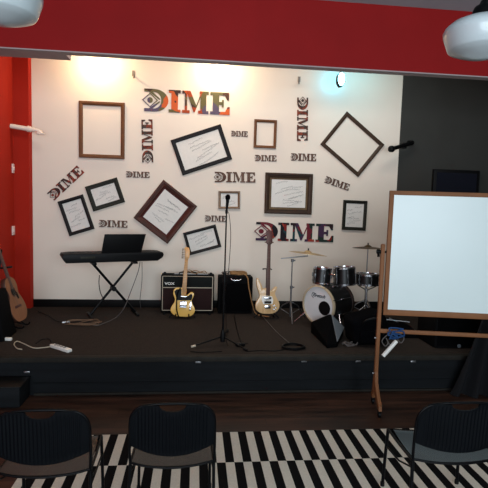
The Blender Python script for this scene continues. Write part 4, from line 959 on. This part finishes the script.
for s, X in ((1, -.036), (-1, wb+.036)):
    bm = NB(); bx(bm, X-.02, X+.02, -.022, .022, .15, pz, .012); po = obj('post', bm, M['woodboard'], t)
    # curved foot: thin board in the Y-Z plane
    bm = NB()
    poly = [(-.30, .07), (-.24, .075), (-.12, .14), (-.045, .26), (.045, .26), (.12, .14), (.24, .075), (.30, .07), (.29, .115), (.2, .15), (.09, .27), (.045, .36), (-.045, .36), (-.09, .27), (-.2, .15), (-.29, .115)]
    poly = [(-.28, .07), (-.22, .07), (-.12, .13), (-.02, .17), (.03, .12), (.05, .07), (.10, .07), (.10, .115), (.06, .24), (.03, .38), (-.03, .38), (-.06, .27), (-.17, .18), (-.27, .115)]
    prism(bm, poly, -.016, .016, .003, Matrix.Translation((X, 0, 0)) @ Matrix.Rotation(R(90), 4, 'Z')); obj('foot', bm, M['woodboard'], po)
    for y in (-.25, .075):
        bm = NB(); cyl(bm, (X-.012, y, .03), (X+.012, y, .03), .03); bx(bm, X-.018, X+.018, y-.012, y+.012, .028, .075, .004); obj('castor', bm, M['blackmetal'], po)
    bm = NB(); cyl(bm, (X-.03*s, 0, 1.6), (X+.05*s, 0, 1.6), .012); cyl(bm, (X-.06*s, 0, 1.6), (X-.02*s, 0, 1.6), .02); obj('pivot_knob', bm, M['blackmetal'], po)
    bm = NB()
    for z in (.35, .72): cyl(bm, (X-.035*s, -.0, z), (X-.015*s, -.0, z), .008)
    obj('bolt', bm, M['steel'], po)
zr = at(390, 331, YB).z
bm = NB(); bx(bm, -.036, wb+.036, -.012, .012, zr-.018, zr+.022, .006); obj('rail', bm, M['woodboard'], t)
# tube and cord hanging on the rail
a = at(383, 356, YB-.06); b = at(396.5, 341, YB-.06)
t = thing('paper_tube', 'white tube hanging aslant from the easel rail at the post', 'tube', a)
d = b-a; bm = NB(); cyl(bm, (0, 0, 0), d, .021, n=20); obj('roll', bm, M['white'], t)
bm = NB(); cyl(bm, d*.99, d*1.02, .015, n=20); obj('end_cap', bm, M['piping'], t)
rnd = random.Random(5); bm = NB(); c = at(395, 333, YB-.05); pts = []
for i in range(20): pts.append((c.x+rnd.uniform(-.075, .085), YB-.035-rnd.uniform(0, .045), c.z+rnd.uniform(-.06, .055)))
tube(bm, smooth_path(pts, 5), .007, 6)
tag(obj('tangled_cord', bm, M['blue']), 'tangled dark blue cord bundled over the easel rail above the white tube', 'cord')
rnd = random.Random(9); bm = NB(); pts = [at(x, y, YB-.05) for x, y in ((391, 333), (386, 336), (382, 341), (385, 346), (388, 343), (386, 338), (391, 346), (397, 340), (401, 343), (404, 338), (399, 333))]
tube(bm, smooth_path(pts, 5), .005, 6); tag(obj('tangled_cord', bm, M['greycable']), 'thin pale grey cord dangling in loops around the blue cord', 'cord')

# curtain at right edge
bm = NB(); N = 60; Hn = 30; lo = []
base = atz(452, 394, 0)
for j in range(Hn+1):
    v = j/Hn; z = .005+v*1.3; row = []
    for i in range(N+1):
        u = i/N; spread = 1-.72*min(1, v*1.25)**.8
        x = 3.16-.32*spread+.32*v*.45 + u*(.16+.62*spread) ; y = 4.72-.06*math.sin(u*26+v*2)*(.5+.5*spread)-.08*spread*math.sin(u*PI)+.05
        row.append((x, y, z))
    lo.append(row)
F = [[bm.verts.new(q) for q in r_] for r_ in lo]; K = [[bm.verts.new((q[0], q[1]+.012, q[2])) for q in r_] for r_ in lo]
for j in range(Hn):
    for i in range(N):
        bm.faces.new((F[j][i], F[j][i+1], F[j+1][i+1], F[j+1][i])); bm.faces.new((K[j][i], K[j+1][i], K[j+1][i+1], K[j][i+1]))
for i in range(N): bm.faces.new((F[0][i], K[0][i], K[0][i+1], F[0][i+1])); bm.faces.new((F[Hn][i], F[Hn][i+1], K[Hn][i+1], K[Hn][i]))
for j in range(Hn): bm.faces.new((F[j][0], F[j+1][0], K[j+1][0], K[j][0])); bm.faces.new((F[j][N], K[j][N], K[j+1][N], F[j+1][N]))
tag(obj('draped_cloth', bm, M['curtain'], smooth=80), 'dark grey cloth drape spreading onto the floor at the right of the stage front', 'cloth')

# ------------------------------------------------------------ light
w = bpy.data.worlds.new('world'); S.world = w; w.use_nodes = True
bg = w.node_tree.nodes['Background']; bg.inputs['Color'].default_value = (.62, .80, 1, 1); bg.inputs['Strength'].default_value = .6
def area(name, loc, rot, sx, sy, color, energy):
    L = bpy.data.lights.new(name, 'AREA'); L.shape = 'RECTANGLE'; L.size = sx; L.size_y = sy; L.energy = energy; L.color = color
    o = bpy.data.objects.new(name, L); COL.objects.link(o); o.location = loc; o.rotation_euler = rot; return o
area('window_daylight', (.5, -3.15, 2.15), (R(90), 0, 0), 7.2, 2.8, (.80, .91, 1), 500)
area('stage_fill', (.8, 5.3, 4.6), (R(28), 0, 0), 5.0, .6, (1, .95, .88), 85)  # added general fill to brighten the stage and back wall, not a fixture
